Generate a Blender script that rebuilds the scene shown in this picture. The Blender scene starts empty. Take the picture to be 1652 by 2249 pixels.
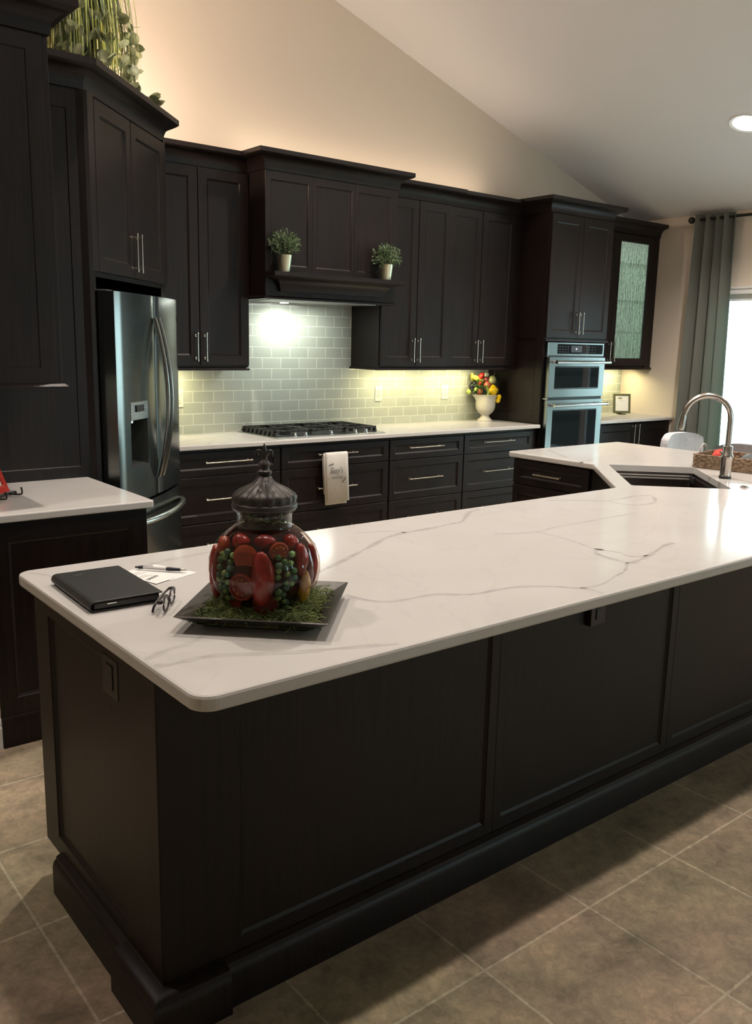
import bpy, bmesh, math, random
from mathutils import Vector, Matrix
random.seed(11)
PI = math.pi
S2 = math.sqrt(.5)
sc = bpy.context.scene
COL = sc.collection

# ------------------------------------------------------------------ materials
def newmat(name):
    m = bpy.data.materials.new(name); m.use_nodes = True
    nt = m.node_tree; b = nt.nodes['Principled BSDF']
    return m, nt, b
def setp(b, col=None, rough=None, metal=None, spec=None, trans=None, ior=None, coat=None, emis=None, estr=None, sheen=None):
    def s(k, v):
        if v is not None and k in b.inputs: b.inputs[k].default_value = v
    if col is not None: s('Base Color', (*col, 1))
    s('Roughness', rough); s('Metallic', metal); s('Specular IOR Level', spec)
    s('Transmission Weight', trans); s('IOR', ior); s('Coat Weight', coat); s('Sheen Weight', sheen)
    if emis is not None: s('Emission Color', (*emis, 1))
    s('Emission Strength', estr)
def N(nt, t, **kw):
    n = nt.nodes.new(t)
    for k, v in kw.items(): setattr(n, k, v)
    return n
def L(nt, a, b): nt.links.new(a, b)
def coords(nt, scale=(1,1,1), loc=(0,0,0), rot=(0,0,0), kind='Object'):
    tc = N(nt, 'ShaderNodeTexCoord'); mp = N(nt, 'ShaderNodeMapping')
    mp.inputs['Scale'].default_value = scale; mp.inputs['Location'].default_value = loc; mp.inputs['Rotation'].default_value = rot
    L(nt, tc.outputs[kind], mp.inputs['Vector']); return mp.outputs['Vector']
def noise(nt, vec, scale=5, detail=3, rough=.5, dist=0):
    n = N(nt, 'ShaderNodeTexNoise'); n.inputs['Scale'].default_value = scale; n.inputs['Detail'].default_value = detail
    n.inputs['Roughness'].default_value = rough; n.inputs['Distortion'].default_value = dist
    L(nt, vec, n.inputs['Vector']); return n.outputs['Fac']
def ramp(nt, fac, stops):
    r = N(nt, 'ShaderNodeValToRGB'); e = r.color_ramp.elements
    e[0].position, e[0].color = stops[0][0], (*stops[0][1], 1)
    e[1].position, e[1].color = stops[-1][0], (*stops[-1][1], 1)
    for p, c in stops[1:-1]:
        x = e.new(p); x.color = (*c, 1)
    L(nt, fac, r.inputs['Fac']); return r.outputs['Color']
def bump(nt, b, fac, strength=.2, dist=.01):
    n = N(nt, 'ShaderNodeBump'); n.inputs['Strength'].default_value = strength; n.inputs['Distance'].default_value = dist
    L(nt, fac, n.inputs['Height']); L(nt, n.outputs['Normal'], b.inputs['Normal']); return n
def simple(name, col, rough=.5, metal=0, var=0, scale=20, **kw):
    m, nt, b = newmat(name); setp(b, col, rough, metal, **kw)
    v = coords(nt)
    f = noise(nt, v, scale, 3)
    if var:
        c = ramp(nt, f, [(.3, tuple(x*(1-var) for x in col)), (.7, tuple(min(1, x*(1+var)) for x in col))])
        L(nt, c, b.inputs['Base Color'])
    return m

def wood():
    m, nt, b = newmat('espresso_stained_wood'); setp(b, rough=.38, spec=.30)
    v = coords(nt, (60, 60, 2.2)); f = noise(nt, v, 1.6, 5, .6, .4)
    v2 = coords(nt, (1, 1, .6)); f2 = noise(nt, v2, 3, 2)
    c1 = ramp(nt, f, [(.3, (.0040, .0029, .0027)), (.72, (.0150, .0084, .0074))])
    c2 = ramp(nt, f2, [(.35, (.8, .8, .8)), (.7, (1.25, 1.1, 1.08))])
    mx = N(nt, 'ShaderNodeMix', data_type='RGBA', blend_type='MULTIPLY'); mx.inputs[0].default_value = 1
    L(nt, c1, mx.inputs[6]); L(nt, c2, mx.inputs[7]); L(nt, mx.outputs[2], b.inputs['Base Color'])
    rr = N(nt, 'ShaderNodeMapRange'); rr.inputs[3].default_value = .36; rr.inputs[4].default_value = .5
    L(nt, f, rr.inputs[0]); L(nt, rr.outputs[0], b.inputs['Roughness'])
    bump(nt, b, f, .06, .002)
    return m
WOOD = wood()

def quartz():
    m, nt, b = newmat('white_veined_quartz'); setp(b, rough=.13, spec=.5)
    v = coords(nt); f = noise(nt, v, 2.2, 3)
    base = ramp(nt, f, [(.3, (.565, .54, .515)), (.7, (.605, .58, .555))])
    # faint secondary clouding lines
    f2 = noise(nt, v, 1.3, 4, .55, 1.2)
    sb = N(nt, 'ShaderNodeMath', operation='SUBTRACT'); sb.inputs[1].default_value = .5; L(nt, f2, sb.inputs[0])
    ab = N(nt, 'ShaderNodeMath', operation='ABSOLUTE'); L(nt, sb.outputs[0], ab.inputs[0])
    thin = ramp(nt, ab.outputs[0], [(0, (.10, .10, .10)), (.012, (0, 0, 0))])
    at = N(nt, 'ShaderNodeAttribute', attribute_name='vein')
    n3 = noise(nt, v, 28, 3)
    mr = N(nt, 'ShaderNodeMapRange'); mr.inputs[1].default_value = .3; mr.inputs[2].default_value = .65; mr.inputs[3].default_value = .35; mr.inputs[4].default_value = 1
    L(nt, n3, mr.inputs[0])
    mu = N(nt, 'ShaderNodeMath', operation='MULTIPLY'); L(nt, at.outputs['Fac'], mu.inputs[0]); L(nt, mr.outputs[0], mu.inputs[1])
    ad = N(nt, 'ShaderNodeMath', operation='ADD'); ad.use_clamp = True; L(nt, mu.outputs[0], ad.inputs[0]); L(nt, thin, ad.inputs[1])
    mx = N(nt, 'ShaderNodeMix', data_type='RGBA'); L(nt, ad.outputs[0], mx.inputs[0]); L(nt, base, mx.inputs[6]); mx.inputs[7].default_value = (.36, .345, .33, 1)
    L(nt, mx.outputs[2], b.inputs['Base Color'])
    return m
QUARTZ = quartz()

def brick_mat(name, c1, c2, mortar, w, h, off, msize, loc, rough, axes='xz', bstr=.4, mott=None, spec=.5):
    m, nt, b = newmat(name); setp(b, rough=rough, spec=spec)
    tc = N(nt, 'ShaderNodeTexCoord'); sx = N(nt, 'ShaderNodeSeparateXYZ'); L(nt, tc.outputs['Object'], sx.inputs[0])
    cx = N(nt, 'ShaderNodeCombineXYZ')
    for i, a in enumerate(axes):
        ad = N(nt, 'ShaderNodeMath', operation='ADD'); ad.inputs[1].default_value = loc[i]
        L(nt, sx.outputs['xyz'.index(a)], ad.inputs[0]); L(nt, ad.outputs[0], cx.inputs[i])
    br = N(nt, 'ShaderNodeTexBrick'); br.offset = off; br.offset_frequency = 2; br.squash = 1
    br.inputs['Scale'].default_value = 1; br.inputs['Brick Width'].default_value = w; br.inputs['Row Height'].default_value = h
    br.inputs['Mortar Size'].default_value = msize; br.inputs['Mortar Smooth'].default_value = .15; br.inputs['Bias'].default_value = 0
    br.inputs['Color1'].default_value = (*c1, 1); br.inputs['Color2'].default_value = (*c2, 1); br.inputs['Mortar'].default_value = (*mortar, 1)
    L(nt, cx.outputs[0], br.inputs['Vector'])
    col = br.outputs['Color']
    if mott:
        f = noise(nt, cx.outputs[0], mott[0], 8, .68, .15)
        mc = ramp(nt, f, [(.28, mott[1]), (.5, (1, 1, 1)), (.75, mott[2])])
        mx = N(nt, 'ShaderNodeMix', data_type='RGBA', blend_type='MULTIPLY'); mx.inputs[0].default_value = 1
        L(nt, col, mx.inputs[6]); L(nt, mc, mx.inputs[7]); col = mx.outputs[2]
        f2 = noise(nt, cx.outputs[0], 34, 8, .75, .8); mc2 = ramp(nt, f2, [(.30, (.72, .72, .70)), (.5, (1, 1, 1)), (.66, (1.28, 1.24, 1.18))])
        f3 = noise(nt, cx.outputs[0], 1.7, 3, .5, .3); mc3 = ramp(nt, f3, [(.38, (.94, 1.0, .90)), (.62, (1.04, .99, .98))])
        for c_ in (mc2, mc3):
            mx = N(nt, 'ShaderNodeMix', data_type='RGBA', blend_type='MULTIPLY'); mx.inputs[0].default_value = 1
            L(nt, col, mx.inputs[6]); L(nt, c_, mx.inputs[7]); col = mx.outputs[2]
    L(nt, col, b.inputs['Base Color'])
    iv = N(nt, 'ShaderNodeMath', operation='SUBTRACT'); iv.inputs[0].default_value = 1; L(nt, br.outputs['Fac'], iv.inputs[1])
    h1 = iv.outputs[0]
    wn = noise(nt, cx.outputs[0], 9 if axes == 'xz' else 22, 3)
    mm = N(nt, 'ShaderNodeMath', operation='MULTIPLY_ADD'); mm.inputs[1].default_value = .25; L(nt, wn, mm.inputs[0]); L(nt, h1, mm.inputs[2])
    bump(nt, b, mm.outputs[0], bstr, .004)
    mr = N(nt, 'ShaderNodeMapRange'); mr.inputs[3].default_value = rough; mr.inputs[4].default_value = .8
    L(nt, br.outputs['Fac'], mr.inputs[0]); L(nt, mr.outputs[0], b.inputs['Roughness'])
    return m
TILE = brick_mat('glazed_grey_subway_tile', (.47, .49, .43), (.52, .535, .475), (.80, .80, .72), .16, .078, .5, .0028, (.305, -.974 + .078*2), .12, 'xz', .35)
FLOORM = brick_mat('taupe_slate_look_floor_tile', (.27, .215, .16), (.32, .255, .19), (.42, .36, .28), .4215, .4215, 0, .0042, (2.41 + .4215*40, 2.53 + .4215*40), .38, 'xy', .35,
                   mott=(5.5, (.42, .45, .42), (1.5, 1.42, 1.33)), spec=.35)

def paint(name, col, rough=.8):
    m, nt, b = newmat(name); setp(b, col, rough, spec=.25)
    f = noise(nt, coords(nt), 160, 2); bump(nt, b, f, .08, .002); return m
WALLP = paint('warm_beige_wall_paint', (.72, .63, .53))
CEILP = paint('white_ceiling_paint', (.78, .755, .76))
TRIMP = paint('white_trim_paint', (.75, .75, .74), .4)

def steel(name, col, rough, stretch=(2, 2, 220)):
    m, nt, b = newmat(name); setp(b, col, rough, 1)
    f = noise(nt, coords(nt, stretch), 3, 2); 
    mr = N(nt, 'ShaderNodeMapRange'); mr.inputs[3].default_value = max(.03, rough-.02); mr.inputs[4].default_value = rough+.03
    L(nt, f, mr.inputs[0]); L(nt, mr.outputs[0], b.inputs['Roughness']); return m
STEEL = steel('brushed_stainless_steel', (.56, .57, .56), .26)
DSTEEL = steel('dark_brushed_steel', (.27, .275, .27), .27)
NICKEL = steel('satin_nickel', (.62, .57, .50), .25)
FAUCET = steel('brushed_nickel_faucet', (.50, .46, .42), .24)
CHROME = steel('polished_chrome', (.8, .8, .8), .07)
BLKMET = simple('black_cast_iron', (.012, .012, .013), .55, 0, .3, 60)
BLACK = simple('black_plastic', (.012, .012, .013), .35)
BLKGLS = simple('black_oven_glass', (.006, .007, .009), .04, spec=.35)
BLACKW = simple('black_wire', (.010, .009, .009), .35, .2)
WHITEP = simple('white_plastic', (.72, .72, .66), .35)
DARKIN = simple('dark_interior', (.01, .01, .01), .7)
CREAM = simple('cream_glazed_ceramic', (.60, .56, .46), .18, 0, .06, 12)
GOLDP = steel('champagne_metal_pot', (.82, .80, .58), .36, (60, 60, 2))
BRONZE = simple('dark_bronze_lid', (.040, .034, .030), .42, .35, .5, 25)
TRAYM = simple('dark_pewter_tray', (.038, .034, .028), .38, .5, .2, 40)
LEATHER = None
def leather():
    m, nt, b = newmat('black_leather'); setp(b, (.014, .015, .014), .46)
    vo = N(nt, 'ShaderNodeTexVoronoi'); vo.inputs['Scale'].default_value = 420; L(nt, coords(nt), vo.inputs['Vector'])
    bump(nt, b, vo.outputs['Distance'], .25, .0008); return m
LEATHER = leather()
def leafmat(name, c1, c2, transl=.25, rough=.5):
    m, nt, b = newmat(name); setp(b, rough=rough)
    c = ramp(nt, noise(nt, coords(nt), 26, 2), [(.35, c1), (.65, c2)]); L(nt, c, b.inputs['Base Color'])
    tr = N(nt, 'ShaderNodeBsdfTranslucent'); L(nt, c, tr.inputs['Color'])
    ms = N(nt, 'ShaderNodeMixShader'); ms.inputs[0].default_value = transl
    out = [n for n in nt.nodes if n.type == 'OUTPUT_MATERIAL'][0]
    L(nt, b.outputs[0], ms.inputs[1]); L(nt, tr.outputs[0], ms.inputs[2]); L(nt, ms.outputs[0], out.inputs['Surface']); return m
GRASSB = leafmat('yellow_green_grass_blade', (.24, .27, .05), (.58, .58, .20))
GRASSD = leafmat('dull_green_blade', (.05, .07, .03), (.14, .17, .07))
POTHOS = leafmat('grey_green_leaf', (.16, .18, .09), (.34, .35, .20))
BOX = leafmat('boxwood_leaf', (.045, .075, .035), (.19, .26, .13))
MOSSM = leafmat('dried_green_moss', (.07, .10, .025), (.22, .26, .08), .1, .85)
CLOTH = simple('white_cotton', (.76, .72, .66), .85, 0, .05, 30, sheen=.2)
GREYCLOTH = simple('light_grey_upholstery', (.50, .50, .52), .9, 0, .08, 40, sheen=.3)
TAUPECL = simple('taupe_upholstery', (.24, .22, .22), .9, 0, .08, 40, sheen=.3)
INK = simple('dark_ink', (.05, .04, .03), .8)
GREYINK = simple('grey_ink', (.16, .155, .15), .8)
PAPER = simple('white_card', (.74, .73, .70), .6)
def curtain_m():
    m, nt, b = newmat('grey_green_curtain'); setp(b, (.20, .20, .18), .85, sheen=.2)
    tr = N(nt, 'ShaderNodeBsdfTranslucent'); tr.inputs['Color'].default_value = (.26, .52, .43, 1)
    ms = N(nt, 'ShaderNodeMixShader'); ms.inputs[0].default_value = .30
    f = noise(nt, coords(nt, (300, 300, 300)), 1, 2); bump(nt, b, f, .1, .001)
    out = [n for n in nt.nodes if n.type == 'OUTPUT_MATERIAL'][0]
    L(nt, b.outputs[0], ms.inputs[1]); L(nt, tr.outputs[0], ms.inputs[2]); L(nt, ms.outputs[0], out.inputs['Surface']); return m
CURT = curtain_m()
def schlick(nt, f0):
    lw = N(nt, 'ShaderNodeLayerWeight'); lw.inputs['Blend'].default_value = .5
    pw_ = N(nt, 'ShaderNodeMath', operation='POWER'); pw_.inputs[1].default_value = 5; L(nt, lw.outputs['Facing'], pw_.inputs[0])
    ma = N(nt, 'ShaderNodeMath', operation='MULTIPLY_ADD'); ma.inputs[1].default_value = 1-f0; ma.inputs[2].default_value = f0; L(nt, pw_.outputs[0], ma.inputs[0]); return ma
def paneglass():
    m, nt, b = newmat('clear_window_glass'); nt.nodes.remove(b)
    tp = N(nt, 'ShaderNodeBsdfTransparent'); gl = N(nt, 'ShaderNodeBsdfGlossy'); gl.inputs['Roughness'].default_value = .02
    fr = schlick(nt, .04)
    ms = N(nt, 'ShaderNodeMixShader'); L(nt, fr.outputs[0], ms.inputs[0]); L(nt, tp.outputs[0], ms.inputs[1]); L(nt, gl.outputs[0], ms.inputs[2])
    out = [n for n in nt.nodes if n.type == 'OUTPUT_MATERIAL'][0]; L(nt, ms.outputs[0], out.inputs['Surface']); return m
PANE = paneglass()
def rainglass():
    m, nt, b = newmat('rain_textured_glass'); setp(b, (.86, .93, .87), .10, trans=.9, ior=1.25)
    f = noise(nt, coords(nt, (80, 80, 7)), 1, 3, .6, .3); bump(nt, b, f, 1.0, .02); return m
RAIN = rainglass()
def glass(name, col, ior=1.45, rough=0.0, trans=1.0):
    m, nt, b = newmat(name); setp(b, col, rough, trans=trans, ior=ior); return m

def thin(name, col, ior):
    m, nt, b = newmat(name); nt.nodes.remove(b)
    tp = N(nt, 'ShaderNodeBsdfTransparent'); tp.inputs[0].default_value = (*col, 1); gl = N(nt, 'ShaderNodeBsdfGlossy'); gl.inputs['Roughness'].default_value = .03
    fr = schlick(nt, .045)
    ms = N(nt, 'ShaderNodeMixShader'); L(nt, fr.outputs[0], ms.inputs[0]); L(nt, tp.outputs[0], ms.inputs[1]); L(nt, gl.outputs[0], ms.inputs[2])
    out = [n for n in nt.nodes if n.type == 'OUTPUT_MATERIAL'][0]; L(nt, ms.outputs[0], out.inputs['Surface']); return m
JARG = thin('clear_jar_glass', (.93, .95, .94), 1.5)
OILG = thin('jar_of_amber_oil', (.84, .74, .68), 1.5)
THING = glass('thin_clear_glass', (.9, .9, .9), 1.2, .25, .55)
def emit(name, col, s):
    m, nt, b = newmat(name); setp(b, (0, 0, 0), .5, emis=col, estr=s); return m
def veg(name, col, rough=.3, var=.25, scale=14): return simple(name, col, rough, 0, var, scale)

# ------------------------------------------------------------------ mesh builder
class M:
    def __init__(s): s.v = []; s.f = []; s.mi = []; s.at = {}; s.T = None; s.cur = 0
    def add(s, vs, fs):
        o = len(s.v)
        for p in vs:
            p = Vector(p); s.v.append(s.T @ p if s.T is not None else p)
        for f in fs: s.f.append([i + o for i in f]); s.mi.append(s.cur)
        return o
    def box(s, x0, x1, y0, y1, z0, z1):
        s.add([(x0,y0,z0),(x1,y0,z0),(x1,y1,z0),(x0,y1,z0),(x0,y0,z1),(x1,y0,z1),(x1,y1,z1),(x0,y1,z1)],
              [(0,3,2,1),(4,5,6,7),(0,1,5,4),(1,2,6,5),(2,3,7,6),(3,0,4,7)]); return s
    def rings(s, rings, caps=True, closed=True):
        n = len(rings[0]); vs = [p for r in rings for p in r]; fs = []
        for i in range(len(rings)-1):
            for j in range(n if closed else n-1):
                k = (j+1) % n; fs.append((i*n+j, i*n+k, (i+1)*n+k, (i+1)*n+j))
        if caps: fs.append(tuple(range(n))[::-1]); fs.append(tuple((len(rings)-1)*n + j for j in range(n)))
        s.add(vs, fs); return s
    def lathe(s, prof, c=(0,0,0), n=24, rib=None, caps=True):
        rs = []
        for r, z in prof:
            ring = []
            for j in range(n):
                a = 2*PI*j/n; rr = r*(rib(a, z) if rib else 1)
                ring.append((c[0]+rr*math.cos(a), c[1]+rr*math.sin(a), c[2]+z))
            rs.append(ring)
        return s.rings(rs, caps)
    def tube(s, pts, r, n=8, caps=True, flat=1.0, up=(0,0,1)):
        pts = [Vector(p) for p in pts]; rs = []; up = Vector(up)
        for i, p in enumerate(pts):
            d = (pts[min(i+1, len(pts)-1)] - pts[max(i-1, 0)]).normalized()
            a = d.cross(up)
            if a.length < 1e-3: a = d.cross(Vector((1, 0, 0)))
            a.normalize(); b = d.cross(a).normalized()
            rr = r[i] if isinstance(r, (list, tuple)) else r
            rs.append([p + a*rr*math.cos(2*PI*j/n) + b*rr*flat*math.sin(2*PI*j/n) for j in range(n)])
        return s.rings(rs, caps)
    def ring(s, pts, r, n=8):      # closed loop tube
        pts = [Vector(p) for p in pts]; k = len(pts); rs = []
        for i, p in enumerate(pts):
            d = (pts[(i+1) % k] - pts[i-1]).normalized(); a = d.cross(Vector((0,0,1)))
            if a.length < 1e-3: a = d.cross(Vector((1,0,0)))
            a.normalize(); b = d.cross(a).normalized()
            rs.append([p + a*r*math.cos(2*PI*j/n) + b*r*math.sin(2*PI*j/n) for j in range(n)])
        rs.append(rs[0]); return s.rings(rs, False)
    def blob(s, c, r, nu=14, nv=9, fn=None, rot=None):
        vs = []; fs = []
        R = rot if rot is not None else Matrix.Identity(3)
        for i in range(nv+1):
            t = PI*i/nv
            for j in range(nu):
                a = 2*PI*j/nu; k = fn(a, t) if fn else 1
                p = Vector((r[0]*math.sin(t)*math.cos(a)*k, r[1]*math.sin(t)*math.sin(a)*k, r[2]*math.cos(t)*(k if fn else 1)))
                vs.append(Vector(c) + R @ p)
        for i in range(nv):
            for j in range(nu):
                k = (j+1) % nu; fs.append((i*nu+j, (i+1)*nu+j, (i+1)*nu+k, i*nu+k))
        s.add(vs, fs); return s
    def frame(s, x0, x1, z0, z1, y=0, th=.02, l=.062, r=.062, b=.062, t=.062, dep=.009, bev=.011, hole=False):
        """shaker front: flat frame, sloped inner lip, recessed panel; faces -y"""
        def rc(x0, x1, z0, z1, y): return [(x0, y, z0), (x1, y, z0), (x1, y, z1), (x0, y, z1)]
        e = .0015
        R = [rc(x0, x1, z0, z1, y+th), rc(x0, x1, z0, z1, y+e), rc(x0+e, x1-e, z0+e, z1-e, y),
             rc(x0+l, x1-r, z0+b, z1-t, y), rc(x0+l+.003, x1-r-.003, z0+b+.003, z1-t-.003, y+.004),
             rc(x0+l+bev, x1-r-bev, z0+b+bev, z1-t-bev, y+dep)]
        if hole:
            R += [rc(x0+l+bev, x1-r-bev, z0+b+bev, z1-t-bev, y+th), rc(x0, x1, z0, z1, y+th)]
            s.rings(R, False)
        else: s.rings(R, True)
        return s
    def build(s, name, mat, parent=None, loc=(0,0,0), rz=0, smooth=None, bevel=0, seg=2, mod=None, recalc=True):
        me = bpy.data.meshes.new(name); me.from_pydata([tuple(p) for p in s.v], [], s.f)
        mats = mat if isinstance(mat, (list, tuple)) else [mat]
        for m in mats: me.materials.append(m)
        if len(mats) > 1: me.polygons.foreach_set('material_index', s.mi)
        me.validate(); me.update()
        if recalc:
            bm = bmesh.new(); bm.from_mesh(me); bmesh.ops.recalc_face_normals(bm, faces=bm.faces); bm.to_mesh(me); bm.free()
        if smooth:
            me.shade_smooth()
            try: me.set_sharp_from_angle(angle=math.radians(smooth))
            except Exception: pass
        o = bpy.data.objects.new(name, me); COL.objects.link(o)
        o.location = loc; o.rotation_euler = (0, 0, rz)
        if parent: o.parent = parent
        if bevel:
            b = o.modifiers.new('bevel', 'BEVEL'); b.width = bevel; b.segments = seg; b.limit_method = 'ANGLE'; b.angle_limit = .6; b.harden_normals = False
        return o
def tag(o, label, cat, group=None, kind=None):
    o['label'] = label; o['category'] = cat
    if group: o['group'] = group
    if kind: o['kind'] = kind
    return o
def thing(name, label, cat, loc=(0,0,0), rz=0, group=None):
    o = bpy.data.objects.new(name, None); COL.objects.link(o); o.location = loc; o.rotation_euler = (0,0,rz); o.empty_display_size = .1
    return tag(o, label, cat, group)
def struct(o): o['kind'] = 'structure'; return o
def copy_tree(o, parent=None):
    c = o.copy(); COL.objects.link(c); c.parent = parent
    for ch in list(o.children): copy_tree(ch, c)
    return c
def smoothpts(pts, k=6):
    pts = [Vector(p) for p in pts]; out = []
    for i in range(len(pts)-1):
        p0 = pts[max(i-1, 0)]; p1 = pts[i]; p2 = pts[i+1]; p3 = pts[min(i+2, len(pts)-1)]
        for j in range(k):
            t = j/k
            out.append(.5*((2*p1) + (p2-p0)*t + (2*p0-5*p1+4*p2-p3)*t*t + (3*p1-p0-3*p2+p3)*t**3))
    out.append(pts[-1]); return out
def offset_path(path, d, closed=False):
    """offset a 2D path to its right-hand side by d, mitred"""
    n = len(path); out = []
    for i in range(n):
        a = path[i-1] if (i > 0 or closed) else None; b = path[i]; c = path[(i+1) % n] if (i < n-1 or closed) else None
        ns = []
        for p, q in ((a, b), (b, c)):
            if p is None or q is None: continue
            dx, dy = q[0]-p[0], q[1]-p[1]; l = math.hypot(dx, dy) or 1; ns.append((dy/l, -dx/l))
        if len(ns) == 1: nx, ny = ns[0]; k = 1
        else:
            nx, ny = ns[0][0]+ns[1][0], ns[0][1]+ns[1][1]; l = math.hypot(nx, ny) or 1; nx /= l; ny /= l
            k = 1/max(.3, nx*ns[0][0]+ny*ns[0][1])
        out.append((b[0]+nx*d*k, b[1]+ny*d*k))
    return out
def sweep(m, path, prof, z0, closed=False):
    rows = [offset_path(path, o, closed) for o, z in prof]
    secs = [[(rows[j][i][0], rows[j][i][1], z0+prof[j][1]) for j in range(len(prof))] for i in range(len(path))]
    if closed: secs.append(secs[0])
    m.rings(secs, not closed); return m
CROWN = [(0, 0), (.006, 0), (.008, .012)] + [(.008+.064*(1-math.cos(t*PI/12)), .014+.066*math.sin(t*PI/12)) for t in range(1, 7)] + [(.080, .086), (.086, .090), (.086, .116), (0, .116)]
RAIL = [(0, 0), (.016, 0), (.016, .012), (.007, .020), (.004, .022), (0, .022)]

def slab(m, poly, z0, z1, radius=.0, e=.006, hole=None, n=6, radii=None):
    """worktop from a CCW outline with rounded corners and eased edges"""
    out = []
    k = len(poly)
    for i in range(k):
        a, b, c = Vector(poly[i-1]), Vector(poly[i]), Vector(poly[(i+1) % k]); r = radii[i] if radii else radius
        if r <= 0: out.append(tuple(b)); continue
        u = (a-b).normalized(); w = (c-b).normalized(); ang = math.acos(max(-1, min(1, u.dot(w))))
        t = r/math.tan(ang/2); p = b+u*t; q = b+w*t; cen = b+(u+w).normalized()*(r/math.sin(ang/2))
        a0 = math.atan2(p.y-cen.y, p.x-cen.x); a1 = math.atan2(q.y-cen.y, q.x-cen.x); da = (a1-a0+PI) % (2*PI)-PI
        for j in range(n+1):
            t_ = a0+da*j/n; out.append((cen.x+r*math.cos(t_), cen.y+r*math.sin(t_)))
    def ins(path, d): return offset_path(path, -d, True)
    lv = [(e, z0), (e*.3, z0+e*.3), (0, z0+e), (0, z1-e), (e*.3, z1-e*.3), (e, z1)]
    rings = [[(x, y, z) for x, y in ins(out, d)] for d, z in lv]
    m.rings(rings, False)
    if hole:
        m.rings([[(x, y, z) for x, y in hole] for z in (z0, z1)], False)
    for z in (z0, z1):
        bm = bmesh.new(); loops = [ins(out, e)] + ([hole] if hole else []); es = []
        for lp in loops:
            vs = [bm.verts.new((x, y, z)) for x, y in lp]
            for i in range(len(vs)): es.append(bm.edges.new((vs[i], vs[(i+1) % len(vs)])))
        bmesh.ops.triangle_fill(bm, use_beauty=True, edges=es)
        bm.verts.index_update()
        m.add([v.co.copy() for v in bm.verts], [[v.index for v in f.verts] for f in bm.faces]); bm.free()
    return m
def finish_slab(o):
    bm = bmesh.new(); bm.from_mesh(o.data); bmesh.ops.remove_doubles(bm, verts=bm.verts, dist=1e-5); bmesh.ops.recalc_face_normals(bm, faces=bm.faces); bm.to_mesh(o.data); bm.free()
def add_veins(o, veins, z):
    me = o.data; vs = [tuple(v.co) for v in me.vertices]; fs = [tuple(p.vertices) for p in me.polygons]
    val = [0.0]*len(vs)
    for pts, w, a in veins:
        P = smoothpts([(x, y, 0) for x, y in pts], 5); nP = len(P); base = len(vs)
        rnd = random.Random(len(pts)*7+int(w*1e4))
        for i, p in enumerate(P):
            d = (P[min(i+1, nP-1)]-P[max(i-1, 0)]).normalized(); nrm = Vector((d.y, -d.x, 0))
            ww = w*(.55+.9*abs(math.sin(i*.45+rnd.random()*1.2)))*(.35 if i in (0, nP-1) else 1)
            for k, s in enumerate((-1, -.35, .35, 1)):
                q = p+nrm*ww*s; vs.append((q.x, q.y, z)); val.append(0 if k in (0, 3) else a)
        for i in range(nP-1):
            for k in range(3): fs.append((base+i*4+k, base+i*4+k+1, base+i*4+5+k, base+i*4+4+k))
    nm = bpy.data.meshes.new(me.name); nm.from_pydata(vs, [], fs); nm.materials.append(QUARTZ)
    at = nm.attributes.new('vein', 'FLOAT', 'POINT'); at.data.foreach_set('value', val); nm.update(); o.data = nm

# ------------------------------------------------------------------ handles, cabinet fronts
def handle_mesh(length, vertical, x, z, y, post=.032, r=.0046):
    m = M(); h = length/2; ov = .018
    ax = (lambda t: (x, y-post, z+t)) if vertical else (lambda t: (x+t, y-post, z))
    m.tube([ax(-h-ov), ax(h+ov)], r, 10)
    for s in (-1, 1):
        a = Vector(ax(s*h)); m.tube([a, (a.x, y, a.z)], r*.85, 8); m.tube([(a.x, y-.004, a.z), (a.x, y, a.z)], r*1.7, 10)
        m.tube([ax(s*(h+ov)-s*.012), ax(s*(h+ov)+s*.002)], r*1.35, 10)
    return m
def pull(parent, length, vertical, x, z, y=0, name='handle', mat=None, post=.032):
    return handle_mesh(length, vertical, x, z, y, post).build(name, mat or NICKEL, parent, smooth=40)
def door(parent, x0, x1, z0, z1, hx=None, hz=None, hl=.15, th=.02, name='door', st=.062, label=None):
    d = M().frame(x0, x1, z0, z1, -th, th-.001, st, st, st, st).build(name, WOOD, parent)
    if hx is not None: pull(d, hl, True, hx, hz, -th)
    if label: d['label'] = label
    return d
def drawer(parent, x0, x1, z0, z1, hx, hz, hl=.30, st=.05, th=.02):
    d = M().frame(x0, x1, z0, z1, -th, th-.001, st, st, min(st, (z1-z0)*.27), min(st, (z1-z0)*.27)).build('drawer', WOOD, parent)
    if hl: pull(d, hl, False, hx, hz, -th)
    return d

# ================================================================== ROOM
XR = 4.65; YN = -9.0; XL = -5.6; XRIDGE = -1.2
def cz(x): return 3.97-.315*(x-.95) if x >= XRIDGE else 3.97-.315*(XRIDGE-.95)-.315*(XRIDGE-x)
fl = M(); fl.box(XL, XR, YN, 0, -.06, 0); struct(fl.build('floor', FLOORM))
m = M(); t = .12
m.rings([[(x, 0, z) for x, z in ((XL, -.06), (XR+t, -.06), (XR+t, cz(XR)), (XRIDGE, cz(XRIDGE)), (XL, cz(XL)))], [(x, t, z) for x, z in ((XL, -.06), (XR+t, -.06), (XR+t, cz(XR)), (XRIDGE, cz(XRIDGE)), (XL, cz(XL)))]])
struct(m.build('wall_back', WALLP))
m = M()
def ceilslab(m, xa, xb):
    m.add([(xa, YN-t, cz(xa)), (xb, YN-t, cz(xb)), (xb, t, cz(xb)), (xa, t, cz(xa)), (xa, YN-t, cz(xa)+.12), (xb, YN-t, cz(xb)+.12), (xb, t, cz(xb)+.12), (xa, t, cz(xa)+.12)],
          [(0,3,2,1),(4,5,6,7),(0,1,5,4),(1,2,6,5),(2,3,7,6),(3,0,4,7)])
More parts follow.
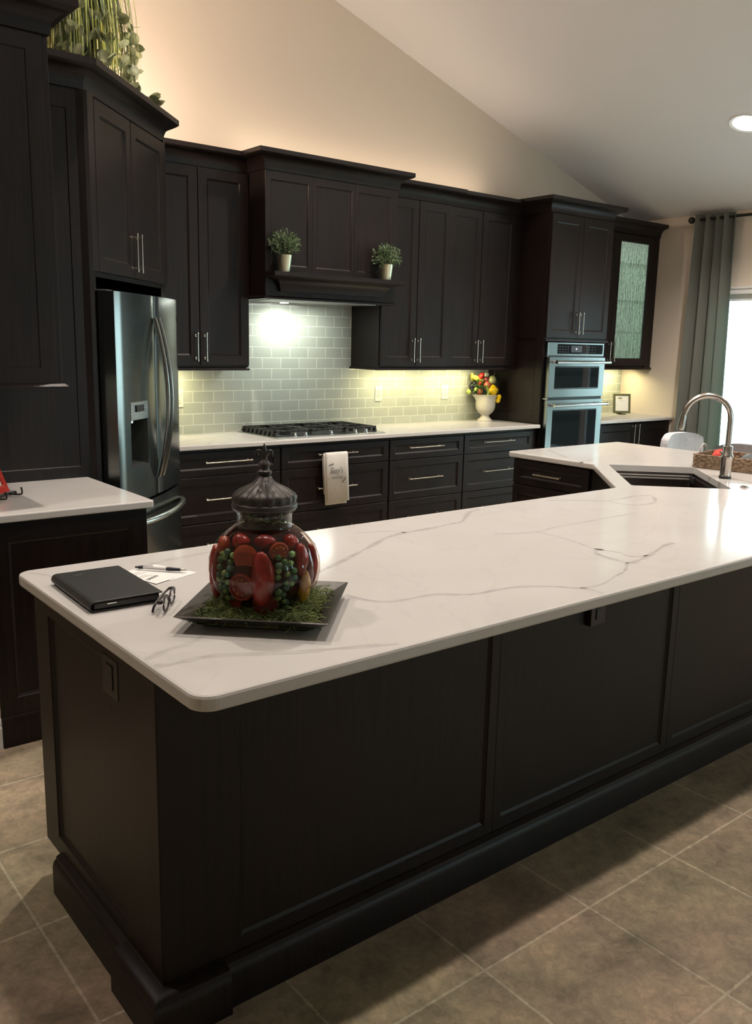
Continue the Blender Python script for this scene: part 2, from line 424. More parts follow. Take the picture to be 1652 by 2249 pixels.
ceilslab(m, XRIDGE, XR+t); ceilslab(m, XL-t, XRIDGE); struct(m.build('ceiling', CEILP))
# right wall with the sliding door opening y -4.3..-1.02, and a further opening nearer
DY0, DY1, DZ = -3.60, -.96, 2.075
m = M(); ztop = cz(XR)+.02
m.box(XR, XR+t, DY1, t, 0, ztop); m.box(XR, XR+t, DY0, DY1, DZ, ztop); m.box(XR, XR+t, -6.0, DY0, 0, ztop)
m.box(XR, XR+t, -8.2, -6.0, DZ, ztop); m.box(XR, XR+t, -8.2, -6.0, 0, .75); m.box(XR, XR+t, YN-t, -8.2, 0, ztop)
struct(m.build('wall_right', WALLP))
m = M(); m.box(XL-t, XL, YN-t, t, 0, cz(XL)+.1); struct(m.build('wall_left', WALLP))
# near wall behind the viewer with a picture window
m = M()
def gable(m, x0, x1, z0, y0, y1):
    xs = sorted({x0, x1} | ({XRIDGE} if x0 < XRIDGE < x1 else set()))
    prof = [(x0, z0), (x1, z0)] + [(x, cz(x)+.02) for x in reversed(xs)]
    m.rings([[(x, y0, z) for x, z in prof], [(x, y1, z) for x, z in prof]])
gable(m, XL-t, 1.4, 0, YN-t, YN); gable(m, 4.0, XR+t, 0, YN-t, YN); gable(m, 1.4, 4.0, 2.1, YN-t, YN); m.box(1.4, 4.0, YN-t, YN, 0, .9)
struct(m.build('wall_front', WALLP))
# partition that carries the left cabinet run
m = M(); m.rings([[(x, -2.225, z) for x, z in ((-2.31, 0), (-2.18, 0), (-2.18, cz(-2.18)), (-2.31, cz(-2.31)))], [(x, 0, z) for x, z in ((-2.31, 0), (-2.18, 0), (-2.18, cz(-2.18)), (-2.31, cz(-2.31)))]])
struct(m.build('wall_partition', WALLP))
m = M()
BB = [(0, 0), (.014, 0), (.014, .08), (.010, .09), (.011, .10), (.005, .115), (0, .12)]
sweep(m, [(-2.31, -1.0), (-2.31, -2.225), (-2.181, -2.225)], BB, 0); struct(m.build('baseboard_partition', TRIMP))
m = M(); sweep(m, [(XR, -.66), (XR, DY1+.07)], BB, 0); struct(m.build('baseboard_right', TRIMP))
# sliding glass door: casing, frames and panes
sd = struct(bpy.data.objects.new('door_1', None)); COL.objects.link(sd); sd.location = (XR, 0, 0)
m = M(); c = .02
m.box(-c, 0, DY0-.06, DY0, 0, DZ+.045); m.box(-c, 0, DY1, DY1+.06, 0, DZ+.045); m.box(-c, 0, DY0, DY1, DZ, DZ+.045); m.box(-c-.012, 0, DY0-.08, DY1+.08, DZ+.045, DZ+.065)
m.build('casing', TRIMP, sd, bevel=.003)
pw = (DY1-DY0)/3
for i in range(3):
    a = DY0+i*pw; b_ = a+pw; x0 = .03+(i % 2)*.035; x1 = x0+.03; m = M()
    m.box(x0, x1, a, a+.05, .02, DZ); m.box(x0, x1, b_-.05, b_, .02, DZ); m.box(x0, x1, a, b_, .02, .10); m.box(x0, x1, a, b_, DZ-.06, DZ)
    f = m.build('door_frame', TRIMP, sd, bevel=.002)
    m = M(); m.box(x0+.012, x0+.016, a+.05, b_-.05, .10, DZ-.06); m.build('glass_pane', PANE, f)
wd = struct(bpy.data.objects.new('window_1', None)); COL.objects.link(wd)
m = M()
for a, b_ in ((-8.2, -8.14), (-7.13, -7.07), (-6.06, -6.0)): m.box(XR+.03, XR+.07, a, b_, .75, DZ)
m.box(XR+.03, XR+.07, -8.2, -6.0, .75, .81); m.box(XR+.03, XR+.07, -8.2, -6.0, DZ-.06, DZ); m.build('window_frame', TRIMP, wd)
wd = struct(bpy.data.objects.new('window_2', None)); COL.objects.link(wd)
m = M()
for a in (1.4, 2.67, 3.94): m.box(a, a+.06, YN-.08, YN-.04, .9, 2.1)
m.box(1.4, 4.0, YN-.08, YN-.04, .9, .96); m.box(1.4, 4.0, YN-.08, YN-.04, 2.04, 2.1); m.build('window_frame', TRIMP, wd)
# patio outside
m = M(); m.box(XR+t, 14, -14, 4, -.12, -.02); struct(m.build('ground_patio', simple('pale_concrete', (.55, .56, .54), .8, 0, .05, 4)))

m = M(); m.box(8.2, 8.4, -14, -4.25, 0, 5); struct(m.build('wall_added_blocker', simple('dark_blocker_stucco', (.05, .055, .05), .9, 0, .1, 4)))  # added unseen wall, shade put into its colour, keeps the oven reflections dark

# ================================================================== BACKSPLASH
m = M(); m.box(-.80, 2.684, -.008, 0, .914, 1.86); m.build('tile_backsplash', TILE)
o = COL.objects['tile_backsplash']; tag(o, 'grey green glazed subway tile backsplash behind the cooktop', 'backsplash')
m = M(); m.box(3.506, XR-.001, -.008, 0, .914, 1.40); o = m.build('tile_backsplash', TILE); tag(o, 'small piece of subway tile backsplash behind the little picture frame', 'backsplash')

def outlet(x, z, label, double=False):
    t_ = thing('wall_outlet', label, 'outlet', (x, -.008, z), 0)
    w = .037
    M().box(-w, w, -.006, 0, -.062, .062).build('cover_plate', WHITEP, t_, bevel=.002)
    m = M(); m.box(-.017, .017, -.009, -.006, -.034, .034); m.build('receptacle', simple('ivory_plastic', (.66, .66, .58), .3), t_, bevel=.001)
    for dz in (-.018, .018):
        for dx in (-.006, .006): M().box(dx-.0012, dx+.0012, -.0094, -.009, dz-.005, dz+.005).build('slot', BLACK, t_)
outlet(-.335, 1.163, 'white wall outlet on the tiles right next to the refrigerator')
outlet(1.425, 1.163, 'white wall outlet on the tiles right of the cooktop')
outlet(2.157, 1.163, 'white wall outlet on the tiles nearest the vegetable urn')

# ================================================================== BASE CABINETS, BACK WALL
def base_unit(x0, x1, label, dx0, dx1, hx, group=None):
    t_ = thing('drawer_cabinet', label, 'cabinet', (x0, -.60, 0), 0)
    m = M(); m.box(0, x1-x0, 0, .598, .10, .883); m.box(0, x1-x0, .07, .59, 0, .10); m.build('cabinet_body', WOOD, t_)
    for z0, z1, hz, hl in ((.712, .862, .799, .335), (.408, .706, .562, .335), (.108, .402, .27, .335)):
        drawer(t_, dx0-x0, dx1-x0, z0, z1, hx-x0, hz, hl-.036)
    return t_
base_unit(-.778, .105, 'espresso three drawer base cabinet beside the refrigerator', -.70, .101, -.30)
base_unit(.107, 1.049, 'wide espresso drawer base cabinet below the cooktop, towel on its top handle', .112, 1.045, .5625)
base_unit(1.051, 1.815, 'espresso drawer base cabinet just right of the cooktop', 1.057, 1.811, 1.40)
base_unit(1.817, 2.684, 'espresso drawer base cabinet adjoining the oven tower', 1.822, 2.63, 2.20)
m = M(); slab(m, [(-.785, -.648), (2.682, -.648), (2.682, 0), (-.785, 0)], .884, .914, .0, .005)
o = m.build('countertop', QUARTZ); finish_slab(o)
add_veins(o, [([(-.6, -.5), (-.4, -.36), (-.2, -.30), (.02, -.2)], .010, .5), ([(-.45, -.64), (-.3, -.45), (-.12, -.38)], .008, .45), ([(1.1, -.6), (1.25, -.4), (1.5, -.3)], .008, .4), ([(1.7, -.62), (1.9, -.4), (2.2, -.25)], .01, .35)], .9143)
tag(o, 'white veined quartz countertop along the back wall under the cooktop', 'countertop')

# ================================================================== COOKTOP
ct = thing('gas_cooktop', 'five burner gas cooktop with black cast iron grates', 'cooktop', (.105, -.575, .9145), 0)
M().box(0, .945, 0, .535, 0, .007).build('steel_tray', STEEL, ct, bevel=.003)
M().box(.03, .915, .075, .51, .007, .010).build('burner_deck', BLKMET, ct)
for i, kx in enumerate((.165, .255, .4725, .69, .785)):
    m = M(); m.lathe([(.019, 0), (.019, .006), (.014, .008), (.014, .026), (.012, .029), (0.001, .029)], (kx, .042, .007), 18); m.box(kx-.003, kx+.003, .028, .056, .034, .038)
    m.build('knob', CHROME, ct, smooth=40)
for bx, by, r in ((.17, .17, .04), (.17, .40, .035), (.4725, .29, .055), (.775, .17, .035), (.775, .40, .045)):
    M().lathe([(r*1.15, 0), (r*1.15, .008), (r, .010), (r, .018), (r*.9, .021), (.001, .021)], (bx, by, .010), 20).build('burner', BLACK, ct, smooth=40)
for g in range(3):
    x0 = .03+g*.2975; x1 = x0+.29; y0, y1 = .078, .508; m = M(); zt = .046; h = .013; w = .0065
    for yy in (y0, (y0+y1)/2-.01, y1-2*w): m.box(x0, x1, yy, yy+2*w, zt-h, zt)
    for xx in (x0, x1-2*w): m.box(xx, xx+2*w, y0, y1, zt-h, zt)
    for k in range(1, 6):
        xx = x0+(x1-x0)*k/6
        m.box(xx-w*.7, xx+w*.7, y0, y0+.14, zt-h, zt); m.box(xx-w*.7, xx+w*.7, y1-.14, y1, zt-h, zt)
    m.box((x0+x1)/2-w*.7, (x0+x1)/2+w*.7, y0, y1, zt-h, zt)
    for k in range(8):   # sloping fins down the ends
        yy = y0+.01+k*.0565
        if g == 0: m.add([(x0-.016, yy, .010), (x0, yy, zt), (x0+.012, yy, zt), (x0+.012, yy, .010), (x0-.016, yy+.026, .010), (x0, yy+.026, zt), (x0+.012, yy+.026, zt), (x0+.012, yy+.026, .010)], [(0,1,2,3),(7,6,5,4),(0,4,5,1),(1,5,6,2),(2,6,7,3),(3,7,4,0)])
        if g == 2: m.add([(x1+.016, yy, .010), (x1, yy, zt), (x1-.012, yy, zt), (x1-.012, yy, .010), (x1+.016, yy+.026, .010), (x1, yy+.026, zt), (x1-.012, yy+.026, zt), (x1-.012, yy+.026, .010)], [(3,2,1,0),(4,5,6,7),(1,5,4,0),(2,6,5,1),(3,7,6,2),(0,4,7,3)])
    for xx in (x0+.006, x1-.006):
        for yy in (y0+.006, y1-.006): m.box(xx-.006, xx+.006, yy-.006, yy+.006, .009, zt)
    m.build('grate', BLKMET, ct, bevel=.0015)

# ================================================================== UPPER CABINETS
ZB, ZT = 1.385, 2.628
def upper(name, label, x0, x1, yf, doors, hl=.144, zb=ZB, crown=True, crown_path=None, rail_path=None, cat='cabinet', body=True):
    t_ = thing(name, label, cat, (x0, yf, 0), 0)
    w = x1-x0
    if body: M().box(0, w, 0, -yf-.001, zb, ZT+.1).build('cabinet_body', WOOD, t_)
    for d in doors: door(t_, d[0]-x0, d[1]-x0, zb+.012, ZT-.006, d[2]-x0, 1.515, hl)
    cp = [(a-x0, b-yf) for a, b in (crown_path or [(x0, yf-.001), (x1, yf-.001)])]
    m = M(); sweep(m, cp, CROWN, ZT); m.build('crown_molding', WOOD, t_, smooth=30)
    rp = [(a-x0, b-yf) for a, b in (rail_path or [(x0, yf), (x1, yf)])]
    m = M(); sweep(m, rp, RAIL, zb-.022); m.box(0, w, .0, -yf-.002, zb-.012, zb); m.build('light_rail', WOOD, t_, smooth=30)
    return t_
upper('upper_cabinet', 'tall two door espresso wall cabinet between the refrigerator and the range hood', -.778, .034, -.325, [(-.70, -.339, -.368), (-.334, .028, -.304)], crown_path=[(-.778, -.326), (.034, -.326)])
upper('upper_cabinet', 'two door espresso wall cabinet touching the right side of the range hood', 1.142, 1.838, -.350, [(1.149, 1.494, 1.457), (1.500, 1.834, 1.516)], crown_path=[(1.142, -.351), (1.838, -.351), (1.838, -.30)], rail_path=[(1.142, -.01), (1.142, -.35), (1.838, -.35)])
upper('upper_cabinet', 'two door espresso wall cabinet above the vegetable urn', 1.842, 2.683, -.325, [(1.848, 2.196, 2.168), (2.202, 2.60, 2.229)])

# range hood with shelf
hd = thing('range_hood', 'paneled espresso range hood with a coved shelf above the cooktop', 'range hood', (.037, -.54, 0), 0)
W = 1.100
m = M(); m.box(0, W, .02, .539, 1.853, ZT+.1); m.build('hood_body', WOOD, hd)
m = M(); q = [0, .342, .709, W]; sl = [(.043, .010), (.055, .0), (.038, .058)]
edges = [(.043, .333), (.398, .694), (.748, 1.040)]
bounds = [0, .3655, .721, W]
for i, (a, b_) in enumerate(edges):
    m = M(); m.frame(bounds[i], bounds[i+1], 1.842, ZT+.05, 0, .02, a-bounds[i], bounds[i+1]-b_, .205, .10, .008, .010); m.build('front_panel', WOOD, hd)
m = M(); sweep(m, [(.001, .50), (.001, 0), (W-.001, 0), (W-.001, .50)], [(o_+.001, z_) for o_, z_ in CROWN], ZT+.004); m.build('crown_molding', WOOD, hd, smooth=30)
cove = [(0, 0), (.004, 0), (.006, .010)] + [(.010+.090*(1-math.cos(t_*PI/12)), .014+.070*math.sin(t_*PI/12)) for t_ in range(1, 7)] + [(.112, .088), (.119, .092), (.119, .117), (0, .117)]
m = M(); sweep(m, [(.105, -.002), (.105, -.020), (.963, -.020), (.963, -.002)], cove, 1.884); m.box(.106, .962, -.019, -.001, 1.884, 2.0); m.build('mantel_shelf', WOOD, hd, smooth=30)
m = M(); sweep(m, [(.0, .53), (.0, 0), (W, 0), (W, .53)], [(0, 0), (.010, 0), (.012, .012), (.004, .02), (0, .02)], 1.833); m.build('bottom_trim', WOOD, hd, smooth=30)
m = M(); m.box(.03, W-.03, .03, .52, 1.836, 1.852); m.build('liner', STEEL, hd, bevel=.003)
m = M(); m.box(.10, .53, .10, .36, 1.8325, 1.836); m.box(.57, 1.0, .10, .36, 1.8325, 1.836); m.build('filter', steel('mesh_filter', (.4, .4, .4), .4, (200, 200, 2)), hd)
m = M(); m.lathe([(.03, 0), (.03, .004), (.001, .004)], (.42, .43, 1.831), 20); m.build('lamp_lens', emit('hood_lamp_glow', (.95, 1, .88), 18), hd)

OSTEEL = steel('oven_stainless', (.36, .39, .385), .24)
# ================================================================== OVEN TOWER
ot = thing('oven_cabinet', 'tall espresso oven tower holding the double wall oven', 'cabinet', (2.685, -.63, 0), 0)
W = .82
m = M(); m.box(0, W, 0, .629, 1.628, ZT+.11); m.box(0, W, 0, .629, .10, .44); m.box(0, W, .05, .629, 0, .10)
m.box(0.012, .02, 0, .629, .44, 1.628); m.box(W-.02, W, 0, .629, .44, 1.628); m.box(.02, W-.02, .60, .629, .44, 1.628); m.build('cabinet_body', WOOD, ot)
m = M(); m.T = Matrix.Translation((0, .629, 0)) @ Matrix.Rotation(-PI/2, 4, 'Z'); m.frame(0, .625, .918, 2.70, -.001, .012, .07, .075, .075, .10); m.build('side_panel', WOOD, ot)
door(ot, .006, .409, 1.640, 2.636, .383, 1.765, .144); door(ot, .412, W-.006, 1.640, 2.636, .440, 1.765, .144)
m = M(); sweep(m, [(0, .60), (0, -.001), (W, -.001), (W, .60)], CROWN, 2.643); m.build('crown_molding', WOOD, ot, smooth=30)
m = M(); m.box(-.012, W, -.034, 0, 1.610, 1.630); m.build('ledge_trim', WOOD, ot, bevel=.003)
drawer(ot, .01, W-.01, .12, .42, .41, .27)

ov = thing('double_wall_oven', 'stainless double wall oven with black glass windows', 'oven', (2.715, -.632, 0), 0)
W = .755
m = M(); m.box(0, W, .002, .55, .45, 1.604); m.build('oven_body', DSTEEL, ov)
m = M(); m.box(0, W, -.022, .002, 1.492, 1.604); m.build('control_panel', OSTEEL, ov, bevel=.003)
m = M(); m.box(.125, .735, -.0245, -.022, 1.508, 1.590); dp = m.build('display', BLKGLS, ov, bevel=.001)
m = M(); m.box(.30, .445, -.0250, -.0244, 1.522, 1.578); m.build('screen', simple('screen_grey', (.045, .048, .055), .2), dp)
m = M(); m.box(.362, .378, -.0254, -.0250, 1.545, 1.556); m.build('lit_digits', emit('digit_glow', (.8, .85, 1), 2), dp)
for k in range(4):
    for j in range(3):
        M().box(.145+k*.036, .160+k*.036, -.0249, -.0244, 1.522+j*.022, 1.526+j*.022).build('key', GREYINK, dp)
        M().box(.50+k*.040, .512+k*.040, -.0249, -.0244, 1.522+j*.022, 1.526+j*.022).build('key', GREYINK, dp)
def oven_door(z0, z1, wz0, wz1, hz, nm='oven_door'):
    m = M(); m.frame(.004, W-.004, z0, z1, -.045, .043, .075, .075, wz0-z0, z1-wz1, .006, .006); d = m.build(nm, OSTEEL, ov)
    m = M(); m.box(.083, W-.083, -.0435, -.041, wz0+.008, wz1-.008); m.build('window', BLKGLS, d)
    m = M(); m.tube([(.03, -.105, hz), (W-.01, -.105, hz)], .0125, 14)
    for xx in (.06, W-.05): m.tube([(xx, -.105, hz), (xx, -.045, hz)], .010, 10); m.tube([(xx, -.05, hz), (xx, -.045, hz)], .018, 12)
    for xx in (.03, W-.01): m.tube([(xx-.004, -.105, hz), (xx+.004, -.105, hz)], .015, 14)
    m.build('handle', CHROME, d, smooth=40)
oven_door(1.143, 1.480, 1.212, 1.405, 1.440); oven_door(.46, 1.120, .54, 1.035, 1.078)
m = M(); m.box(0, W, -.02, .002, 1.480, 1.492); m.box(0, W, -.02, .002, 1.120, 1.143); m.build('vent_gap', BLACK, ov)
M().box(-.012, 0, -.05, .01, 1.127, 1.137).build('trim_strip', STEEL, ov); M().box(-.012, 0, -.03, .01, 1.483, 1.491).build('trim_strip', STEEL, ov)

# ================================================================== GLASS CABINET, RIGHT
gc = thing('glass_door_cabinet', 'espresso wall cabinet with rain glass doors in the right corner', 'cabinet', (3.507, -.32, 0), 0)
W = XR-3.507-.002; INT = simple('pale_cabinet_interior', (.70, .74, .68), .25)
m = M(); m.box(0, .018, 0, .31, ZB, ZT+.1); m.box(W-.018, W, 0, .31, ZB, ZT+.1); m.box(.018, W-.018, 0, .31, ZT-.02, ZT+.1); m.box(.018, W-.018, 0, .31, ZB, ZB+.02); m.box(W-.09, W, -.018, 0, ZB, ZT)
m.build('cabinet_body', WOOD, gc)
m = M(); m.box(.018, W-.018, .298, .310, ZB+.02, ZT-.02); m.box(W-.022, W-.018, .005, .298, ZB+.02, ZT-.02); m.build('back_panel', INT, gc)
for z in (1.715, 2.01, 2.36):
    M().box(.020, W-.024, .02, .295, z, z+.009).build('glass_shelf', thin('green_shelf_glass', (.92, .98, .95), 1.5), gc)
for x0, x1, hx in ((.012, .468, .44), (.472, W-.092, .508)):
    m = M(); m.frame(x0, x1, ZB+.012, ZT-.006, -.02, .019, .062, .062, .066, .062, .008, .008, hole=True); d = m.build('door', WOOD, gc)
    m = M(); m.box(x0+.064, x1-.064, -.010, -.006, ZB+.076, ZT-.066); m.build('rain_glass', RAIN, d)
    pull(d, .144, True, hx, 1.53, -.02)
m = M(); sweep(m, [(0, -.021), (W-.001, -.021)], CROWN, ZT); m.build('crown_molding', WOOD, gc, smooth=30)
m = M(); sweep(m, [(0, -.021), (W-.001, -.021)], RAIL, ZB-.022); m.box(0, W, -.02, .31, ZB-.012, ZB); m.build('light_rail', WOOD, gc, smooth=30)

m = M()
for k in range(64): z_ = ZB+.05+k*.0186; m.box(.455, .463, .012, .020, z_, z_+.010)
m.build('led_strip', emit('led_beads', (.95, 1, .95), 20), gc)
rb = thing('base_cabinet', 'espresso base cabinet with long pulls below the glass door cabinet', 'cabinet', (3.507, -.60, 0), 0)
m = M(); m.box(0, W, 0, .598, .10, .883); m.box(0, W, .07, .59, 0, .10); m.build('cabinet_body', WOOD, rb)
door(rb, .01, .559, .11, .868, .525, .742, .20); door(rb, .564, W-.01, .11, .868, .598, .742, .20)
m = M(); slab(m, [(3.508, -.648), (XR-.002, -.648), (XR-.002, 0), (3.508, 0)], .884, .914, 0, .005); o = m.build('countertop', QUARTZ); finish_slab(o)
add_veins(o, [([(3.7, -.6), (3.9, -.4), (4.2, -.3)], .008, .4)], .9143)
tag(o, 'short white quartz countertop right of the oven tower', 'countertop')

# ================================================================== CORNER REFRIGERATOR CABINET
fc = thing('refrigerator_cabinet', 'tall espresso corner cabinet angled over the refrigerator', 'cabinet', (-1.146, -1.166, 0), PI/4)
def toL(x, y):   # world -> local of the diagonal unit
    dx, dy = x+1.146, y+1.166; return (dx*S2+dy*S2, -dx*S2+dy*S2)
HX = .494
poly = [(-1.495, -1.515), (-.797, -.817), (-.79, -.02), (-2.17, -.02), (-2.17, -1.515)]
def prism(m, pts, z0, z1): m.rings([[(x, y, z0) for x, y in pts], [(x, y, z1) for x, y in pts]])
m = M(); prism(m, [toL(*p) for p in poly], 1.885, ZT+.09)
m.build('cabinet_body', WOOD, fc)
m = M()   # side walls of the recess down to the floor
prism(m, [toL(*p) for p in [(-1.52, -1.49), (-1.495, -1.515), (-1.450, -1.470), (-1.475, -1.445)]], 0, 1.885)
prism(m, [toL(*p) for p in [(-.80, -.80), (-.84, -.86), (-.815, -.885+.05), (-.785, -.805)]], 0, 1.885)
prism(m, [toL(*p) for p in [(-2.17, -1.515), (-1.515, -1.515), (-1.505, -1.495), (-2.17, -1.48)]], 0, 1.885)
prism(m, [toL(*p) for p in [(-.81, -.78), (-.785, -.80), (-.782, -.02), (-.81, -.02)]], 0, 1.885)
m.build('recess_wall', WOOD, fc)
m = M(); prism(m, [toL(*p) for p in [(-1.53, -1.519), (-1.50, -1.530), (-1.481, -1.530), (-1.465, -1.50), (-1.53, -1.50)]], 0, ZT); m.build('corner_post', WOOD, fc)
m = M(); m.box(-.445, .455, .0, .02, 1.84, 1.885); m.build('header_rail', WOOD, fc)
M().box(-.494, -.429, -.019, 0, 1.862, ZT).build('face_stile', WOOD, fc); M().box(.466, .494, -.019, 0, 1.862, ZT).build('face_stile', WOOD, fc)
door(fc, -.425, -.003, 1.862, ZT-.012, -.030, 1.985, .15); door(fc, .003, .462, 1.862, ZT-.012, .030, 1.985, .15)
m = M(); c_, s_ = toL(-2.17, -1.515)
m.T = Matrix.Rotation(-PI/4, 4, 'Z') @ Matrix.Translation((-2.17+1.146, -1.515+1.166, 0))
m.frame(0, .672, .0, ZT, -.004, .016, .08, .075, .965, .085); m.build('side_panel', WOOD, fc)
m = M(); sweep(m, [toL(*p) for p in [(-2.17, -1.522), (-1.499, -1.522), (-.79, -.813), (-.79, -.40)]], CROWN, ZT); m.build('crown_molding', WOOD, fc, smooth=30)

# refrigerator
rf = thing('refrigerator', 'stainless french door refrigerator set at an angle in the corner', 'refrigerator', (-1.146-.012, -1.166-.012, 0), PI/4)
FW = .435
def fy(x, f=-.100): return f-.027*(1-(x/FW)**2)
M().box(-FW+.008, FW-.008, .008, .60, .02, 1.765).build('fridge_body', simple('grey_fridge_side', (.17, .165, .15), .45, .1), rf, bevel=.004)
def curved_door(name, x0, x1, z0, z1, hole=None):
    xs = sorted(set([x0+(x1-x0)*i/14 for i in range(15)] + ([hole[0], hole[1]] if hole else []))); zs = sorted(set([z0, z1] + ([hole[2], hole[3]] if hole else [])))
    m = M(); V = {}; 
    def vid(i, j, back):
        k = (i, j, back)
        if k not in V:
            x = xs[i]; e = .0
            if not back and (i == 0 or i == len(xs)-1): e = .006
            V[k] = m.add([(x, -.002 if back else fy(x)+e, zs[j])], [])
        return V[k]
    def F(*a): m.f.append(list(a)); m.mi.append(0)
    nx, nz = len(xs)-1, len(zs)-1
    for i in range(nx):
        for j in range(nz):
            if hole and hole[0]-1e-6 <= xs[i] and xs[i+1] <= hole[1]+1e-6 and abs(zs[j]-hole[2]) < 1e-6: continue
            F(vid(i, j, 0), vid(i+1, j, 0), vid(i+1, j+1, 0), vid(i, j+1, 0))
            F(vid(i, j, 1), vid(i, j+1, 1), vid(i+1, j+1, 1), vid(i+1, j, 1))
        F(vid(i, 0, 0), vid(i, 0, 1), vid(i+1, 0, 1), vid(i+1, 0, 0)); F(vid(i, nz, 0), vid(i+1, nz, 0), vid(i+1, nz, 1), vid(i, nz, 1))
    for j in range(nz):
        F(vid(0, j, 0), vid(0, j+1, 0), vid(0, j+1, 1), vid(0, j, 1)); F(vid(nx, j, 0), vid(nx, j, 1), vid(nx, j+1, 1), vid(nx, j+1, 0))
    return m.build(name, STEEL2, rf, smooth=35)
STEEL2 = steel('fridge_stainless', (.19, .195, .185), .2, (2, 2, 60))
hl_ = (-.325, -.135, .935, 1.255)
dl = curved_door('door', -FW, -.003, .755, 1.775, hl_)
dr = curved_door('door', .003, FW, .755, 1.775)
fd = curved_door('freezer_drawer', -FW, FW, .06, .742)
ds = M(); x0, x1, z0, z1 = hl_; yb = -.045
ds.add([(x0, fy(x0), z0), (x1, fy(x1), z0), (x1, fy(x1), z1), (x0, fy(x0), z1), (x0+.01, yb, z0+.02), (x1-.01, yb, z0+.02), (x1-.01, yb, z1), (x0+.01, yb, z1)],
       [(0,1,5,4),(1,2,6,5),(2,3,7,6),(3,0,4,7),(4,5,6,7)])
ds.build('dispenser_recess', simple('dispenser_grey', (.055, .06, .058), .3, .4), dl, recalc=False)
m = M(); m.add([(x0, fy(x0)-.004, 1.165), (x1, fy(x1)-.004, 1.165), (x1, fy(x1)-.004, z1), (x0, fy(x0)-.004, z1), (x0, -.05, 1.165), (x1, -.05, 1.165), (x1, -.05, z1), (x0, -.05, z1)], [(0,1,2,3),(7,6,5,4),(0,4,5,1),(1,5,6,2),(2,6,7,3),(3,7,4,0)])
dpan = m.build('dispenser_panel', STEEL, dl, bevel=.002)
m = M(); ym = fy(-.22)-.0055; m.box(-.275, -.165, ym, ym+.004, 1.205, 1.238); m.build('dispenser_display', BLACK, dpan)
m = M(); m.tube([(-.27, -.09, 1.150), (-.27, -.09, 1.175)], .012, 10); m.build('spout', CHROME, dl, smooth=40)
def bow(x, z0, z1, out=.062, r=.0125):
    m = M(); pts = []
    for i in range(25):
        u = i/24; pts.append((x, fy(x)-.008-out*math.sin(PI*u)**.9, z0+(z1-z0)*u))
    m.tube(pts, r, 10, flat=.55, up=(1, 0, 0)); return m
HANDM = simple('smooth_satin_handle', (.46, .48, .47), .24, 1)
bow(-.028, .85, 1.665).build('handle', HANDM, dl, smooth=40); bow(.028, .85, 1.665).build('handle', HANDM, dr, smooth=40)
m = M(); pts = []
for i in range(25):
    u = i/24; x = -.40+.80*u; pts.append((x, fy(x)-.006-.055*math.sin(PI*u)**.6, .655))
m.tube(pts, .016, 10, flat=1.0); m.build('handle', HANDM, fd, smooth=40)
m = M(); m.box(.385, .389, fy(.385)-.002, fy(.385)+.002, 1.655, 1.69); m.box(.393, .400, fy(.395)-.002, fy(.395)+.003, 1.662, 1.682); m.build('badge', CHROME, dr)
m = M(); m.box(-.43, -.36, -.06, .02, 1.766, 1.782); m.box(.36, .43, -.06, .02, 1.766, 1.782); m.build('hinge_cover', simple('grey_hinge', (.09, .09, .09), .4), rf, bevel=.003)

# ================================================================== LEFT RUN
lu = thing('upper_cabinet', 'tall espresso wall cabinet at the left edge, above the red framed stand', 'cabinet', (-2.18, -2.13, 0), 0)
W = .33
M().box(.001, W-.02, .003, .606, 1.385, ZT+.1).build('cabinet_body', WOOD, lu)
m = M(); m.frame(.0, W-.021, 1.385, ZT, -.001, .014, .06, .060, .06, .06, .009, .012); m.build('end_panel', WOOD, lu)
m = M(); m.T = Matrix.Translation((W, .004, 0)) @ Matrix.Rotation(PI/2, 4, 'Z'); m.frame(0, .298, 1.392, ZT-.004, 0, .019); d = m.build('door', WOOD, lu)
m = M(); m.T = Matrix.Translation((W, .306, 0)) @ Matrix.Rotation(PI/2, 4, 'Z'); m.frame(0, .294, 1.392, ZT-.004, 0, .019); d = m.build('door', WOOD, lu)
m = M(); sweep(m, [(0.001, -.002), (W+.001, -.002), (W+.001, .60)], CROWN, ZT); m.build('crown_molding', WOOD, lu, smooth=30)
m = M(); sweep(m, [(0.001, -.002), (W, -.002), (W, .60)], RAIL, 1.362); m.box(.001, W-.005, 0, .60, 1.372, 1.385); m.build('light_rail', WOOD, lu, smooth=30)
lb = thing('base_cabinet', 'espresso base cabinet end under the left counter', 'cabinet', (-2.18, -2.232, 0), 0)
M().box(.001, .592, .013, .708, .115, .883).build('cabinet_body', WOOD, lb)
m = M(); m.frame(.001, .612, .0, .883, -.001, .013, .06, .068, .19, .075, .009, .012); m.build('end_panel', WOOD, lb)
m = M(); sweep(m, [(.001, -.001), (.612, -.001), (.612, .05)], [(0, 0), (.014, 0), (.014, .10), (.006, .118), (0, .12)], 0); m.build('plinth', WOOD, lb, smooth=30)
for a, b_ in ((.02, .36), (.364, .70)):
    m = M(); m.T = Matrix.Translation((.612, a, 0)) @ Matrix.Rotation(PI/2, 4, 'Z'); m.frame(0, b_-a, .13, .87, 0, .019); d = m.build('door', WOOD, lb)
m = M(); slab(m, [(-2.178, -2.258), (-1.542, -2.258), (-1.542, -1.522), (-2.178, -1.522)], .884, .914, 0, .005, radii=[0, .018, 0, 0]); o = m.build('countertop', QUARTZ); finish_slab(o)
add_veins(o, [([(-1.75, -1.56), (-1.65, -1.60), (-1.56, -1.58)], .006, .4)], .9143)
tag(o, 'white quartz countertop at the left with the red framed stand', 'countertop')

